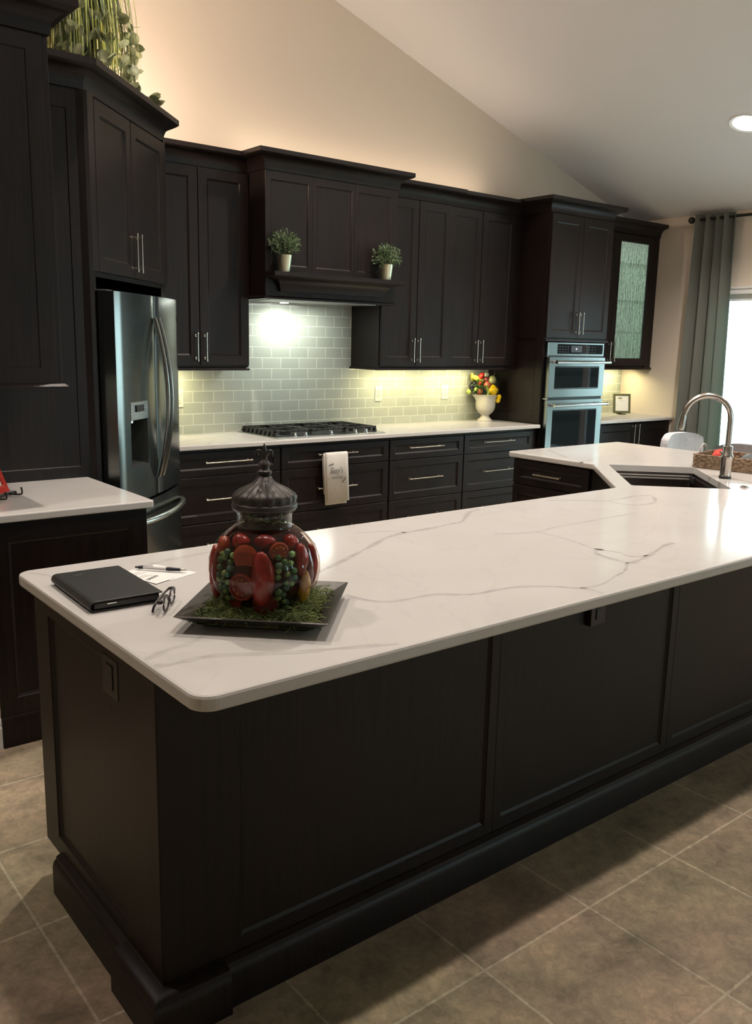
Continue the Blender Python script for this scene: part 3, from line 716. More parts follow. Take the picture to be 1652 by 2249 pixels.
# ================================================================== ISLAND
IV = {'a': ([(-1.995, -3.216), (-1.962, -3.205), (-1.901, -3.186), (-1.859, -3.186), (-1.781, -3.175), (-1.737, -3.211), (-1.72, -3.293)], .014, .5),
'b': ([(-1.70, -3.60), (-1.625, -3.557), (-1.478, -3.481), (-1.3, -3.384), (-1.175, -3.315), (-1.076, -3.293), (-0.944, -3.284), (-0.839, -3.269), (-0.775, -3.261), (-0.621, -3.146), (-0.537, -3.122)], .011, .75),
'b2': ([(-1.233, -3.204), (-1.116, -3.231), (-1.076, -3.293)], .005, .6),
'c': ([(-1.707, -3.784), (-1.683, -3.873), (-1.624, -3.908), (-1.512, -3.917), (-1.432, -3.972), (-1.326, -3.983), (-1.263, -3.997), (-1.186, -4.045), (-1.133, -4.099), (-1.056, -4.112), (-0.942, -4.078), (-0.87, -4.056), (-0.779, -4.0)], .006, .7),
'c2': ([(-1.135, -4.099), (-1.12, -4.146), (-1.130, -4.172)], .008, .7),
'd': ([(-0.683, -3.728), (-0.71, -3.821), (-0.687, -3.897), (-0.7, -3.955), (-0.637, -3.982)], .005, .7),
'd2': ([(-0.688, -3.835), (-0.733, -3.845), (-0.769, -3.885), (-0.779, -3.952), (-0.779, -4.0), (-0.733, -4.004), (-0.637, -3.982), (-0.465, -3.927), (-0.404, -3.923)], .010, .8),
'e': ([(-0.838, -3.478), (-0.673, -3.536), (-0.552, -3.521), (-0.367, -3.521), (-0.111, -3.514), (-0.045, -3.52)], .005, .6),
'e2': ([(-0.673, -3.536), (-0.668, -3.619), (-0.683, -3.728)], .004, .55),
'f': ([(-0.142, -3.124), (0.015, -3.221), (0.056, -3.272), (0.216, -3.278), (0.289, -3.269), (0.366, -3.298), (0.331, -3.349), (0.227, -3.416), (0.12, -3.419), (0.077, -3.371), (0.08, -3.287)], .010, .65),
'g': ([(-2.330, -3.973), (-2.299, -3.986), (-2.241, -3.985), (-2.187, -3.997), (-2.107, -4.043), (-2.005, -4.091), (-1.907, -4.128), (-1.838, -4.160)], .009, .6),
'h': ([(-2.330, -3.932), (-2.259, -3.903), (-2.2, -3.891), (-2.141, -3.85)], .009, .5),
'k': ([(-2.32, -3.10), (-2.27, -3.20), (-2.30, -3.33)], .006, .4),
'l': ([(1.323, -1.891), (1.221, -2.046), (1.147, -2.172), (1.125, -2.216)], .012, .6),
'l2': ([(1.03, -2.392), (1.083, -2.371), (1.196, -2.349)], .012, .5),
'm': ([(.6, -3.9), (.9, -3.75), (1.3, -3.8), (1.7, -3.6)], .012, .5), 'n': ([(1.6, -1.85), (1.7, -2.1), (1.95, -2.4), (2.1, -2.7)], .008, .4)}
SC = Vector((.987, -2.970)); ux = Vector((S2, S2)); uy = Vector((-S2, S2))
def sk(a, b): p = SC+ux*a+uy*b; return (p.x, p.y)
SL, SW = .378, .236
hole = []
for (cx_, cy_, a0) in ((SL-.015, -SW+.015, -PI/2), (SL-.015, SW-.015, 0), (-SL+.015, SW-.015, PI/2), (-SL+.015, -SW+.015, PI)):
    for k in range(5): a = a0+PI/2*k/4; hole.append(sk(cx_+.015*math.cos(a), cy_+.015*math.sin(a)))
ipoly = [(-2.338, -4.182), (2.17, -4.182), (2.17, -1.805), (1.033, -1.805), (1.033, -2.470), (.436, -3.068), (-2.338, -3.083)]
m = M(); slab(m, ipoly, .880, .914, 0, .007, hole=hole, n=8, radii=[.045, .045, .03, .03, .02, .02, .04])
o = m.build('island_countertop', QUARTZ); finish_slab(o); add_veins(o, list(IV.values()), .9143)
tag(o, 'large white veined quartz island countertop with the sink cut into it', 'countertop')

isl = thing('island_cabinet', 'long espresso kitchen island base with recessed panels', 'kitchen island', (0, 0, 0), 0)
def wallprism(m, path, z0, z1, th, closed=False):
    inner = offset_path(path, -th, closed)
    for i in range(len(path)-(0 if closed else 1)):
        j = (i+1) % len(path); a, b_, c_, d_ = path[i], path[j], inner[j], inner[i]
        prism(m, [a, b_, c_, d_], z0, z1)
m = M(); wallprism(m, [(.431, -3.124), (-2.284, -3.124), (-2.284, -3.894), (2.10, -3.894), (2.10, -3.0)], .105, .879, .02)
m.box(-2.28, .4, -3.88, -3.14, .105, .125); m.build('cabinet_body', WOOD, isl)
# front panels on y = -3.91
st = [(-2.30, -1.235, .20, .035), (-1.235, -.325, .035, .035), (-.325, .585, .035, .035), (.585, 1.35, .035, .035), (1.35, 2.12, .035, .20)]
for a, b_, l_, r_ in st:
    m = M(); m.frame(a, b_, .105, .879, -3.912, .018, l_, r_, .048, .06, .009, .011); m.build('front_panel', WOOD, isl)
m = M(); m.T = Matrix.Translation((-2.302, -3.124, 0)) @ Matrix.Rotation(-PI/2, 4, 'Z')
m.frame(0, .787, .105, .879, 0, .018, .108, .205, .055, .06, .009, .011); m.build('end_panel', WOOD, isl)
PL = [(0, 0), (.028, 0), (.028, .085), (.024, .098), (.018, .104), (.016, .112), (.004, .118), (0, .12)]
m = M(); sweep(m, [(-2.302, -3.25), (-2.302, -3.914), (2.12, -3.914), (2.12, -3.3)], PL, 0); m.box(-2.30, 2.11, -3.912, -3.25, 0, .105); m.build('plinth', WOOD, isl, smooth=30)
PF = [(o_*1.0+(.016 if o_ > 0 else 0), z_*.99) for o_, z_ in PL]
m = M(); sweep(m, [(-2.304, -3.715), (-2.304, -3.916), (-2.15, -3.916)], PF, 0); m.build('foot', WOOD, isl, smooth=30)
m = M(); sweep(m, [(1.95, -3.916), (2.122, -3.916), (2.122, -3.715)], PF, 0); m.build('foot', WOOD, isl, smooth=30)

ic = thing('drawer_cabinet', 'espresso drawer cabinet in the far leg of the island', 'cabinet', (1.062, -1.852, 0), -PI/2)
m = M(); m.box(0, .60, 0, 1.03, .105, .879); m.box(0.06, .60, .07, .98, 0, .105); m.build('cabinet_body', WOOD, ic)
for z0, z1, hz, hl in ((.722, .872, .797, .165), (.41, .715, .565, .165), (.115, .403, .27, .165)): drawer(ic, .006, .590, z0, z1, .298, hz, hl)
sb = thing('sink_cabinet', 'diagonal espresso sink cabinet in the inner corner of the island', 'cabinet', (0, 0, 0), 0)
m = M(); wallprism(m, [(1.055, -2.500), (.440, -3.115)], .105, .879, .02); m.build('cabinet_body', WOOD, sb)

# outlet on the island's end and one under the overhang
t_ = thing('island_outlet', 'dark brown outlet on the end panel of the island', 'outlet', (-2.296, -3.668, .785), -PI/2)
M().box(-.045, .045, -.008, 0, -.048, .048).build('cover_plate', simple('dark_brown_plastic', (.010, .008, .007), .35), t_, bevel=.002)
m = M(); m.box(-.018, .018, -.010, -.008, -.030, .030); m.build('receptacle', BLACK, t_)
t_ = thing('outlet_box', 'dark outlet box high on the long side of the island', 'outlet', (-.80, -3.903, .77), 0)
M().box(-.036, .036, -.020, 0, -.075, .105).build('box', simple('dark_metal_box', (.012, .011, .012), .3), t_, bevel=.002)
m = M(); m.box(-.012, .012, -.023, -.020, -.055, -.020); m.build('receptacle', BLACK, t_)

# sink basin
RZ = PI/4
sn = thing('kitchen_sink', 'undermount stainless workstation sink set diagonally in the island', 'sink', (SC.x, SC.y, .88), RZ)
def rrect(a, b, z, r=.02, n=4):
    out = []
    for (cx_, cy_, a0) in ((a-r, -b+r, -PI/2), (a-r, b-r, 0), (-a+r, b-r, PI/2), (-a+r, -b+r, PI)):
        for k in range(n+1): t_ = a0+PI/2*k/n; out.append((cx_+r*math.cos(t_), cy_+r*math.sin(t_), z))
    return out
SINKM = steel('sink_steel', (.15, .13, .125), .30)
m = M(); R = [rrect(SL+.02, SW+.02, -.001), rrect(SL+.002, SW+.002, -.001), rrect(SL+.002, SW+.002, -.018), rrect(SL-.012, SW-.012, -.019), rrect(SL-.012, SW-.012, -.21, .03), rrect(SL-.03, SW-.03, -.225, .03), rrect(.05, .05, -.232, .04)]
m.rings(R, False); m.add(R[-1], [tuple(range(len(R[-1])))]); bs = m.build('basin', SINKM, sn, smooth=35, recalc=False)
m = M(); m.lathe([(.045, -.2315), (.045, -.228), (.03, -.229), (.001, -.2295)], (0, 0, 0), 20); m.build('drain', CHROME, sn, smooth=40)
RAILM = simple('satin_rail_metal', (.55, .52, .50), .35, .6)
rk = thing('sink_rack', 'stainless ledge rails across the far end of the sink', 'rack', (SC.x, SC.y, .864), RZ)
for zz, tt in ((-.002, .006), (-.018, .009)):
    M().box(SL-.030, SL-.016, -SW+.014, SW-.014, zz, zz+tt).build('rail', RAILM, rk, bevel=.001)
for yy in (-SW+.0125, SW-.0245): M().box(SL-.12, SL-.014, yy, yy+.012, -.030, .004).build('end_block', BLACK, rk)

# faucet
fa = thing('faucet', 'tall brushed nickel gooseneck pull down faucet by the sink', 'faucet', (1.188, -3.192, .9145), PI/4)
m = M(); m.lathe([(.031, 0), (.031, .012), (.027, .016), (.001, .016)], (0, 0, 0), 24); m.build('base_ring', simple('dark_base_ring', (.03, .028, .026), .3, .6), fa, smooth=40)
m = M(); m.lathe([(.027, .016), (.027, .098), (.031, .104), (.031, .120), (.0245, .128), (.0245, .165), (.023, .168), (.001, .168)], (0, 0, 0), 24); m.build('body', FAUCET, fa, smooth=40)
# spout rises, arcs over toward local +y (into the basin) 
pts = [(0, 0, .165), (0, 0, .30)]; RA = .118; cz_ = .305
for k in range(0, 17):
    a = PI*k/16*1.02; pts.append((0, RA-RA*math.cos(a), cz_+RA*math.sin(a)))
pts = pts[:-1]
m = M(); m.tube(pts, .0145, 14, up=(1, 0, 0)); m.build('gooseneck', FAUCET, fa, smooth=40)
e_ = Vector(pts[-1]); dn = Vector((0, .16, -1)).normalized()
m = M(); m.tube([e_, e_+dn*.01, e_+dn*.03, e_+dn*.066, e_+dn*.078], [.0155, .0165, .0175, .0195, .018], 14, up=(1, 0, 0)); m.build('spray_head', FAUCET, fa, smooth=40)
m = M(); m.tube([(.0, 0, .110), (.062, 0, .118)], [.014, .012], 12); m.tube([(.05, 0, .118), (.125, -.0, .122)], [.0065, .0055], 10); m.build('lever', FAUCET, fa, smooth=40)
o = M(); o.lathe([(.021, 0), (.021, .005), (.013, .007), (.013, .012), (.001, .0125)], (0, 0, 0), 20); o = o.build('air_switch', FAUCET, None, (.984, -3.412, .9145), smooth=40)
tag(o, 'small round nickel air switch button on the island beside the faucet', 'button')
m = M(); m.lathe([(.035, 0), (.042, .03), (.040, .06), (.030, .085), (.012, .098), (.001, .10)], (0, 0, 0), 20)
o = m.build('glass_bowl', THING, None, (.88, -2.90, .655), smooth=50); o.location = (.93, -2.98, .659); o.scale = (1.35, 1.35, 2.05)
tag(o, 'clear glass vessel upside down inside the sink', 'glass bowl')

# ================================================================== TRAY, MOSS AND JAR
tr = M(); s1, s2, h = .1145, .176, .038
def sq(a, z): return [(-a, -a, z), (a, -a, z), (a, a, z), (-a, a, z)]
tr.rings([sq(s1, 0), sq(s2, h), sq(s2-.004, h+.002), sq(s1-.006, .006)], True)
TRX, TRY = -1.962, -3.810
o = tr.build('square_tray', TRAYM, None, (TRX, TRY, .9143), PI/4+.02)
tag(o, 'square dark pewter tray with sloping sides on the island', 'tray')
ms = M(); rnd = random.Random(5)
Rt = Matrix.Rotation(PI/4+.02, 3, 'Z')
def moss_pt(a, b): return a, b
bd = M(); 
n_ = 12
vs = []; fs = []
for i in range(n_+1):
    for j in range(n_+1):
        u, v = -1+2*i/n_, -1+2*j/n_; edge = max(abs(u), abs(v)); hgt = .004+.030*(1-edge**3)+rnd.uniform(-.004, .004)
        vs.append((u*.135, v*.135, hgt+.010 if edge < .99 else .008))
for i in range(n_):
    for j in range(n_): a = i*(n_+1)+j; fs.append((a, a+n_+1, a+n_+2, a+1))
ms.add(vs, fs)
for k in range(2300):
    u, v = rnd.uniform(-1, 1), rnd.uniform(-1, 1); ed = max(abs(u), abs(v))
    if ed > .93 and rnd.random() < .5: continue
    p = Vector((u*.146, v*.146, .012+.026*(1-ed**3)+.004+rnd.uniform(-.004, .010)))
    L_ = rnd.uniform(.016, .040); az = rnd.uniform(0, 2*PI); cu = rnd.uniform(-4.5, 4.5); pts = [p]; el = rnd.uniform(-.2, .75)
    for q_ in range(4):
        d = Vector((math.cos(az)*math.cos(el), math.sin(az)*math.cos(el), math.sin(el))); p = p+d*L_/4; p.z = max(p.z, .010); pts.append(p); az += cu*.28; el -= rnd.uniform(.1, .5)
    ms.tube(pts, .00075, 3, False)
o = ms.build('moss', MOSSM, None, (TRX, TRY, .9165), PI/4+.02, recalc=False)
tag(o, 'loose green moss filling the dark tray around the jar', 'moss', kind='stuff')

JX, JY, JZ = -1.967, -3.808, .942
RIGHT = Vector((.779, -.627, 0)); TOWARD = Vector((-.627, -.779, 0))
jar = thing('glass_jar', 'ribbed pumpkin shaped glass jar of preserved vegetables standing on the moss', 'jar', (JX, JY, JZ), 0)
JP = [(.001, .004), (.055, .0), (.082, .006), (.108, .026), (.126, .052), (.1335, .085), (.132, .115), (.121, .145), (.100, .170), (.080, .186), (.068, .194)]
def jr(z):
    for (r0, z0), (r1, z1) in zip(JP[1:], JP[2:]):
        if z0 <= z <= z1: return r0+(r1-r0)*(z-z0)/(z1-z0)
    return .06
def rib(a, z):
    k = 1-min(1, abs(z-.09)/.105)**2; return 1-.075*max(0, k)*(1-abs(math.cos(a*5)))**2
prof = []
for (r0, z0), (r1, z1) in zip(JP, JP[1:]):
    for q_ in range(3): prof.append((r0+(r1-r0)*q_/3, z0+(z1-z0)*q_/3))
prof.append((.064, .192)); prof.append((.001, .192))
m = M(); m.lathe(prof, (0, 0, 0), 80, rib); m.build('jar_body', OILG, jar, smooth=60)
m = M(); m.lathe([(.0665, .1925), (.0655, .200), (.0655, .222), (.068, .226), (.0655, .230), (.068, .234), (.0655, .238), (.0655, .246), (.0625, .246), (.0625, .1925)], (0, 0, 0), 48, None, False); m.build('jar_neck', JARG, jar, smooth=40)
def lidrib(a, z): return 1-.075*(1-abs(math.sin(a*9)))*(1 if .252 < z < .300 else 0)
m = M(); m.lathe([(.074, .232), (.077, .236), (.078, .243), (.076, .249), (.0735, .250), (.0765, .2545), (.0775, .262), (.073, .270), (.062, .278), (.047, .2855), (.032, .293), (.022, .301), (.0145, .313), (.001, .313)], (0, 0, 0), 72, lidrib)
lid = m.build('lid', BRONZE, jar, smooth=60)
m = M(); m.lathe([(.013, .312), (.017, .317), (.0175, .322), (.012, .326), (.0105, .330), (.012, .334), (.0145, .338), (.0125, .344), (.008, .347), (.0065, .352), (.001, .353)], (0, 0, 0), 24)
# fleur-de-lis blades
for s in (-1, 1):
    m.T = None; pts = [RIGHT*0+Vector((0, 0, .350)), RIGHT*(s*.005)+Vector((0, 0, .360)), RIGHT*(s*.012)+Vector((0, 0, .370)), RIGHT*(s*.0185)+Vector((0, 0, .366)), RIGHT*(s*.0165)+Vector((0, 0, .357))]
    m.tube(smoothpts(pts, 4), .0034, 8)
m.tube([(0, 0, .348), (0, 0, .362), (0, 0, .374), (0, 0, .387)], [.004, .0075, .0055, .001], 8)
m.build('finial', BRONZE, lid, smooth=50)
m = M(); m.lathe([(.001, .006)]+[(r_*.885, .006+z_*.965) for r_, z_ in prof[3:-2]]+[(.050, .192), (.046, .206), (.001, .210)], (0, 0, 0), 80, rib)
o = m.build('herb_filling', simple('dark_brown_herbs', (.030, .007, .005), .9, 0, .9, 30, spec=.1), None, (JX, JY, JZ), smooth=60); tag(o, 'dark packed herb filling at the core of the pumpkin jar', 'filling', kind='stuff')
m = M(); rn_ = random.Random(3)
for k in range(26):
    a_ = rn_.uniform(0, 2*PI); r_ = rn_.uniform(.03, .056); z_ = rn_.uniform(.196, .218)
    m.tube([(r_*math.cos(a_), r_*math.sin(a_), z_), (r_*math.cos(a_+.3), r_*math.sin(a_+.3), z_+.006), (r_*math.cos(a_+.65), r_*math.sin(a_+.65), z_-.002)], .0022, 5)
o = m.build('herb_sprigs', veg('olive_herb_stem', (.12, .13, .03), .5, .6, 60), None, (JX, JY, JZ)); tag(o, 'dark olive herb sprigs in the neck of the pumpkin jar', 'herbs', kind='stuff')
def jpos(phi, z, k=.86):
    k = k+.025
    a = math.radians(phi); R_ = jr(z)*k; d = RIGHT*math.sin(a)+TOWARD*math.cos(a); return Vector((JX, JY, JZ+z))+d*R_, d
def axis_rot(d, up=Vector((0, 0, 1))):
    n = d.normalized(); x = up.cross(n).normalized(); y = n.cross(x); return Matrix((x, y, n)).transposed()
PEA = [veg('green_pea', (.05, .15, .05), .3, .2, 60), veg('pale_pea', (.17, .32, .11), .3, .2, 60), veg('dull_pea', (.05, .14, .10), .35, .2, 60)]
rnd = random.Random(9)
for phi0, lab, grp, sp in ((-44, 'green pea in the left pea column of the pumpkin jar', 'peas in the left column of the jar', 13), (31, 'green pea in the right pea column of the pumpkin jar', 'peas in the right column of the jar', 13), (-86, 'green pea at the left rim of the pumpkin jar', 'peas at the rim of the jar', 0)):
    if sp == 0: continue
    z = .028; first = True; k = 0
    while z < .150:
        for c_ in (-1.1, 0, 1.1):
            if rnd.random() < .10: continue
            r = rnd.uniform(.0072, .0100); p, d = jpos(phi0+c_*sp*.62+rnd.uniform(-2, 2), z+rnd.uniform(-.003, .003)+(.006 if c_ == 0 else 0), .87+rnd.uniform(-.015, .015))
            o = M().blob((0, 0, 0), (r, r, r*.95), 12, 8).build('pea', PEA[(k*7+k//3) % 3], None, tuple(p), smooth=80); tag(o, lab, 'pea', grp); k += 1
        z += .0160
PEPR = veg('red_pepper_flesh', (.22, .020, .012), .28, .3, 30); TOMO = veg('tomato_slice_flesh', (.26, .045, .016), .3, .25, 40); TOMD = veg('deep_red_slice', (.16, .014, .012), .3, .3, 50); YELP = veg('yellow_pepper_strip', (.42, .24, .02), .3, .4, 40)
def pepper(phi, z, w, hh, mat, lab, name='red_pepper', tw=0):
    p, d = jpos(phi, z, .84); R_ = axis_rot(d)
    o = M().blob((0, 0, 0), (w, hh, .016), 16, 12, lambda a, t_: 1+.05*math.cos(a*3), R_).build(name, mat, None, tuple(p), smooth=80); tag(o, lab, 'vegetable')
def slice_(phi, z, r, mat, lab, seeds=True):
    p, d = jpos(phi, z, .88); R_ = axis_rot(d); t_ = thing('tomato_slice', lab, 'vegetable', tuple(p))
    M().blob((0, 0, 0), (r, r, .0045), 20, 8, None, R_).build('slice_flesh', mat, t_, smooth=80)
    if seeds:
        m = M()
        for k in range(9):
            a = 2*PI*k/9; q_ = R_ @ Vector((r*.55*math.cos(a), r*.55*math.sin(a), .0045)); m.blob(q_, (.0025, .0018, .001), 6, 4, None, R_)
        m.build('seeds', YELP, t_)
        q2 = [R_ @ Vector((r*.86*math.cos(2*PI*k/24), r*.86*math.sin(2*PI*k/24), .0035)) for k in range(24)]
        m = M(); m.ring(q2, .0012, 6); m.build('skin_ring', TOMO, t_)
pepper(5, .090, .027, .066, PEPR, 'long red pepper standing upright at the front of the jar')
slice_(-19, .070, .033, TOMD, 'seeded dark tomato slice at the front left of the jar')
slice_(-15, .138, .031, TOMO, 'orange red tomato slice high at the front left of the jar', False)
slice_(25, .150, .024, TOMO, 'small tomato slice above the right pea column of the jar')
pepper(-70, .085, .024, .066, PEPR, 'dark red pepper at the left edge of the jar')
pepper(56, .125, .020, .040, PEPR, 'red pepper strip right of the peas in the jar')
pepper(62, .062, .020, .042, YELP, 'yellow pepper strip low on the right side of the jar', 'yellow_pepper')
pepper(-30, .168, .024, .020, PEPR, 'red pepper piece high on the left shoulder of the jar')
pepper(8, .170, .026, .018, TOMD, 'dark red pepper piece high at the front shoulder of the jar')
pepper(48, .165, .022, .020, PEPR, 'red pepper piece high on the right shoulder of the jar')
pepper(-58, .150, .018, .026, TOMO, 'orange red pepper piece above the left peas of the jar')
pepper(80, .105, .014, .05, PEPR, 'red pepper piece at the right edge of the jar')
slice_(8, .030, .030, TOMD, 'brownish tomato slice at the bottom front of the jar', False)
slice_(-38, .026, .024, PEPR, 'red slice at the bottom left of the jar', False)

# ================================================================== TABLET CASE, CARDS, PEN, GLASSES
fo = thing('tablet_case', 'thick black leather tablet case lying at the island corner', 'tablet case', (-2.213, -3.425, .9145), math.radians(-2))
m = M(); w, l_ = .0925, .152
# wrap-round cover: flat top and bottom with a rounded spine on the left (-x)
sec = [(w, 0), (-w+.014, 0)] + [(-w+.014-.014*math.sin(a*PI/6), .014-.014*math.cos(a*PI/6)) for a in range(1, 6)] + [(-w+.014, .028), (w, .028), (w, .024), (-w+.014, .024)] + [(-w+.014-.010*math.sin(a*PI/6), .014+.010*math.cos(a*PI/6)) for a in range(1, 6)] + [(-w+.014, .004), (w, .004)]
m.rings([[(x, y, z) for x, z in sec] for y in (-l_, l_)], True); m.build('leather_cover', LEATHER, fo, bevel=.0015)
M().box(-w+.012, w-.006, -l_+.004, l_-.004, .0045, .0235).build('tablet', simple('tablet_black', (.008, .008, .009), .25), fo, bevel=.004)
m = M(); m.box(-w+.045, -w+.068, -l_+.0030, -l_+.0042, .016, .0185); m.build('metal_slot', CHROME, fo)
m = M(); m.blob((-.035, .115, .0282), (.018, .012, .0012), 12, 6); m.build('embossed_mark', LEATHER, fo, smooth=60)

def card(pts, z, name, label, lines=True):
    t_ = thing(name, label, 'card', (0, 0, z), 0)
    m = M(); m.rings([[(x, y, 0) for x, y in pts], [(x, y, .0008) for x, y in pts]]); m.build('card_sheet', PAPER, t_)
    return t_
c1 = card([(-1.985, -3.225), (-1.925, -3.375), (-2.024, -3.412), (-2.060, -3.260)], .9146, 'business_card', 'white card partly under the pen, lower of the two')
c2 = card([(-2.052, -3.246), (-2.003, -3.395), (-2.072, -3.424), (-2.112, -3.268)], .9158, 'business_card', 'printed white card nearest the tablet case')
P0 = Vector((-2.112, -3.268)); A_ = Vector((-2.072, -3.424))-P0; B_ = Vector((-2.052, -3.246))-P0
def cp(u, v): q_ = P0+A_*u+B_*v; return (q_.x, q_.y)
m = M()
for k, (u, v) in enumerate(((.70, .22), (.68, .40), (.66, .60), (.64, .80))):
    cx_, cy_ = cp(u, v); m.T = Matrix.Translation((cx_, cy_, .0008)) @ Matrix.Rotation(math.radians(17), 4, 'Z'); m.blob((0, 0, 0), (.0065, .0075, .0002), 12, 4); m.T = None
m.build('printed_logos', GREYINK, c2)
m = M()
for k, (u, v0, v1) in enumerate(((.52, .15, .85), (.45, .2, .7), (.30, .2, .9), (.22, .2, .75))):
    a, b_ = cp(u, v0), cp(u, v1); c_, d_ = cp(u+.02, v1), cp(u+.02, v0); m.rings([[(p[0], p[1], .0008) for p in (a, b_, c_, d_)], [(p[0], p[1], .0010) for p in (a, b_, c_, d_)]])
m.build('printed_lines', simple('pale_grey_ink', (.36, .35, .33), .8), c2)
m = M()
a, b_, c_, d_ = cp(.03, .03), cp(.03, .12), cp(.12, .12), cp(.12, .03); m.rings([[(p[0], p[1], .0008) for p in (a, b_, c_, d_)], [(p[0], p[1], .0010) for p in (a, b_, c_, d_)]]); m.build('corner_mark', INK, c2)

a = Vector((-2.052, -3.256, .9235)); b_ = Vector((-1.950, -3.366, .9235)); d = (b_-a); 
pn = thing('ballpoint_pen', 'white ballpoint pen with dark blue grip across the cards', 'pen', tuple(a), math.atan2(d.y, d.x)); Lp = d.length
m = M(); m.tube([(.016, 0, 0), (.03, 0, 0), (Lp*.58, 0, 0)], [.0042, .0048, .0052], 14); m.build('barrel', simple('pearl_white_barrel', (.62, .60, .60), .3), pn, smooth=40)
NAVY = simple('navy_rubber', (.008, .009, .022), .5)
m = M(); m.tube([(Lp*.58, 0, 0), (Lp*.62, 0, 0), (Lp*.86, 0, 0)], [.0053, .0058, .0045], 14); m.build('grip', NAVY, pn, smooth=40)
m = M(); m.tube([(Lp*.86, 0, 0), (Lp*.98, 0, 0), (Lp, 0, 0)], [.0043, .0018, .0006], 12); m.build('tip', NICKEL, pn, smooth=40)
m = M(); m.tube([(.004, 0, 0), (.018, 0, 0)], .0048, 12); m.tube([(-.006, 0, 0), (.004, 0, 0)], .0028, 10); m.build('clicker', NAVY, pn, smooth=40)
m = M(); m.box(.012, .048, -.0012, .0012, .0048, .0066); m.build('clip', simple('white_clip', (.6, .58, .58), .3), pn)

# eyeglasses resting on lens rims, temples folded behind
eg = thing('eyeglasses', 'dark tortoise framed eyeglasses on the island beside the tray', 'eyeglasses', (-2.133, -3.632, .9145), math.radians(51))
FR = simple('dark_tortoise_frame', (.016, .006, .007), .18, 0, .5, 90)
def lensloop(cx_, r1=.024, r2=.0175, n=22):
    out = []
    for k in range(n):
        a = 2*PI*k/n; e = 2.6; ca, sa = math.cos(a), math.sin(a)
        out.append((cx_+r1*abs(ca)**(2/e)*(1 if ca > 0 else -1), .004*(abs(cx_)/.03)*0, .0205+r2*abs(sa)**(2/e)*(1 if sa > 0 else -1)))
    return out
m = M(); m.ring(lensloop(-.031), .0026, 8); m.ring(lensloop(.031), .0026, 8); m.tube(smoothpts([(-.009, 0, .027), (0, -.003, .031), (.009, 0, .027)], 4), .0028, 8); 
for s in (-1, 1): m.tube([(s*.053, 0, .031), (s*.064, .003, .031)], .0036, 8)
m.build('frame', FR, eg, smooth=50)
for s in (-1, 1):
    m = M(); lp = lensloop(s*.031, .0225, .016); m.rings([[(p[0], -.0006, p[2]) for p in lp], [(p[0], .0006, p[2]) for p in lp]]); m.build('lens', PANE, eg)
m = M(); m.tube(smoothpts([(-.064, .003, .031), (-.060, .012, .030), (.0, .018, .024), (.045, .020, .016), (.058, .020, .006)], 4), [.0030]*17, 8, flat=1.4); m.build('temple', FR, eg, smooth=50)
m = M(); m.tube(smoothpts([(.064, .003, .031), (.060, .016, .030), (.0, .024, .022), (-.045, .026, .014), (-.058, .026, .005)], 4), [.0030]*17, 8, flat=1.4); m.build('temple', FR, eg, smooth=50)

# ================================================================== BASKET, RIGHT OF FAUCET
WICK = None
def wicker():
    m, nt, b = newmat('woven_seagrass'); setp(b, rough=.8)
    v = coords(nt); f = noise(nt, v, 60, 3); c = ramp(nt, f, [(.3, (.09, .055, .03)), (.7, (.36, .25, .16))]); L(nt, c, b.inputs['Base Color']); bump(nt, b, f, .5, .003); return m
WICK = wicker()
bk = thing('wicker_basket', 'low woven wicker tray basket on the island behind the faucet', 'basket', (1.60, -3.03, .9145), math.radians(-80))
def rr2(a, b, z, r=.03, n=5, wob=0):
    out = []
    for (cx_, cy_, a0) in ((a-r, -b+r, -PI/2), (a-r, b-r, 0), (-a+r, b-r, PI/2), (-a+r, -b+r, PI)):
        for k in range(n+1): t_ = a0+PI/2*k/n; out.append((cx_+r*math.cos(t_), cy_+r*math.sin(t_), z))
    res = []
    for i, p in enumerate(out):
        q_ = out[(i+1) % len(out)]; dl_ = math.dist(p, q_); kk = max(1, int(dl_/.02))
        for j in range(kk): res.append([p[c]+(q_[c]-p[c])*j/kk for c in range(3)])
    return res
m = M(); BA, BBX = .20, .145
for k in range(7):
    lp = rr2(BA, BBX, .007+k*.0108); ph = k % 2
    lp = [(x*(1+.016*math.sin(i*PI/1.5+ph*PI)), y*(1+.020*math.sin(i*PI/1.5+ph*PI)), z) for i, (x, y, z) in enumerate(lp)]; m.ring(lp, .0066, 6)
m.build('woven_side', WICK, bk, smooth=60)
M().box(-BA+.004, BA-.004, -BBX+.004, BBX-.004, .001, .008).build('woven_bottom', WICK, bk)
for s in (-1, 1):
    m = M(); pts = [(s*(BA-.0), .05*math.cos(PI*k/14), .072+.050*math.sin(PI*k/14)) for k in range(15)]; m.tube(pts, .0050, 8, up=(1, 0, 0)); m.build('handle', simple('grey_rattan', (.34, .31, .29), .5), bk, smooth=50)
m = M(); m.blob((0, 0, .0), (.062, .055, .045), 16, 10, lambda a, t_: 1+.12*math.sin(a*3+t_*4)); o = m.build('red_cloth', veg('red_cloth', (.55, .05, .03), .8, .2, 20), None, (1.560, -2.950, .970), smooth=80); tag(o, 'crumpled red and white cloth in the wicker basket', 'cloth')
m = M(); m.blob((0, 0, 0), (.080, .055, .040), 18, 10, lambda a, t_: 1+.08*math.sin(a*4+t_*3)); o = m.build('dark_pouch', simple('dark_green_grey_pouch', (.06, .07, .07), .6), None, (1.60, -3.10, .965), smooth=80); tag(o, 'dark grey pouch lying in the wicker basket', 'pouch')

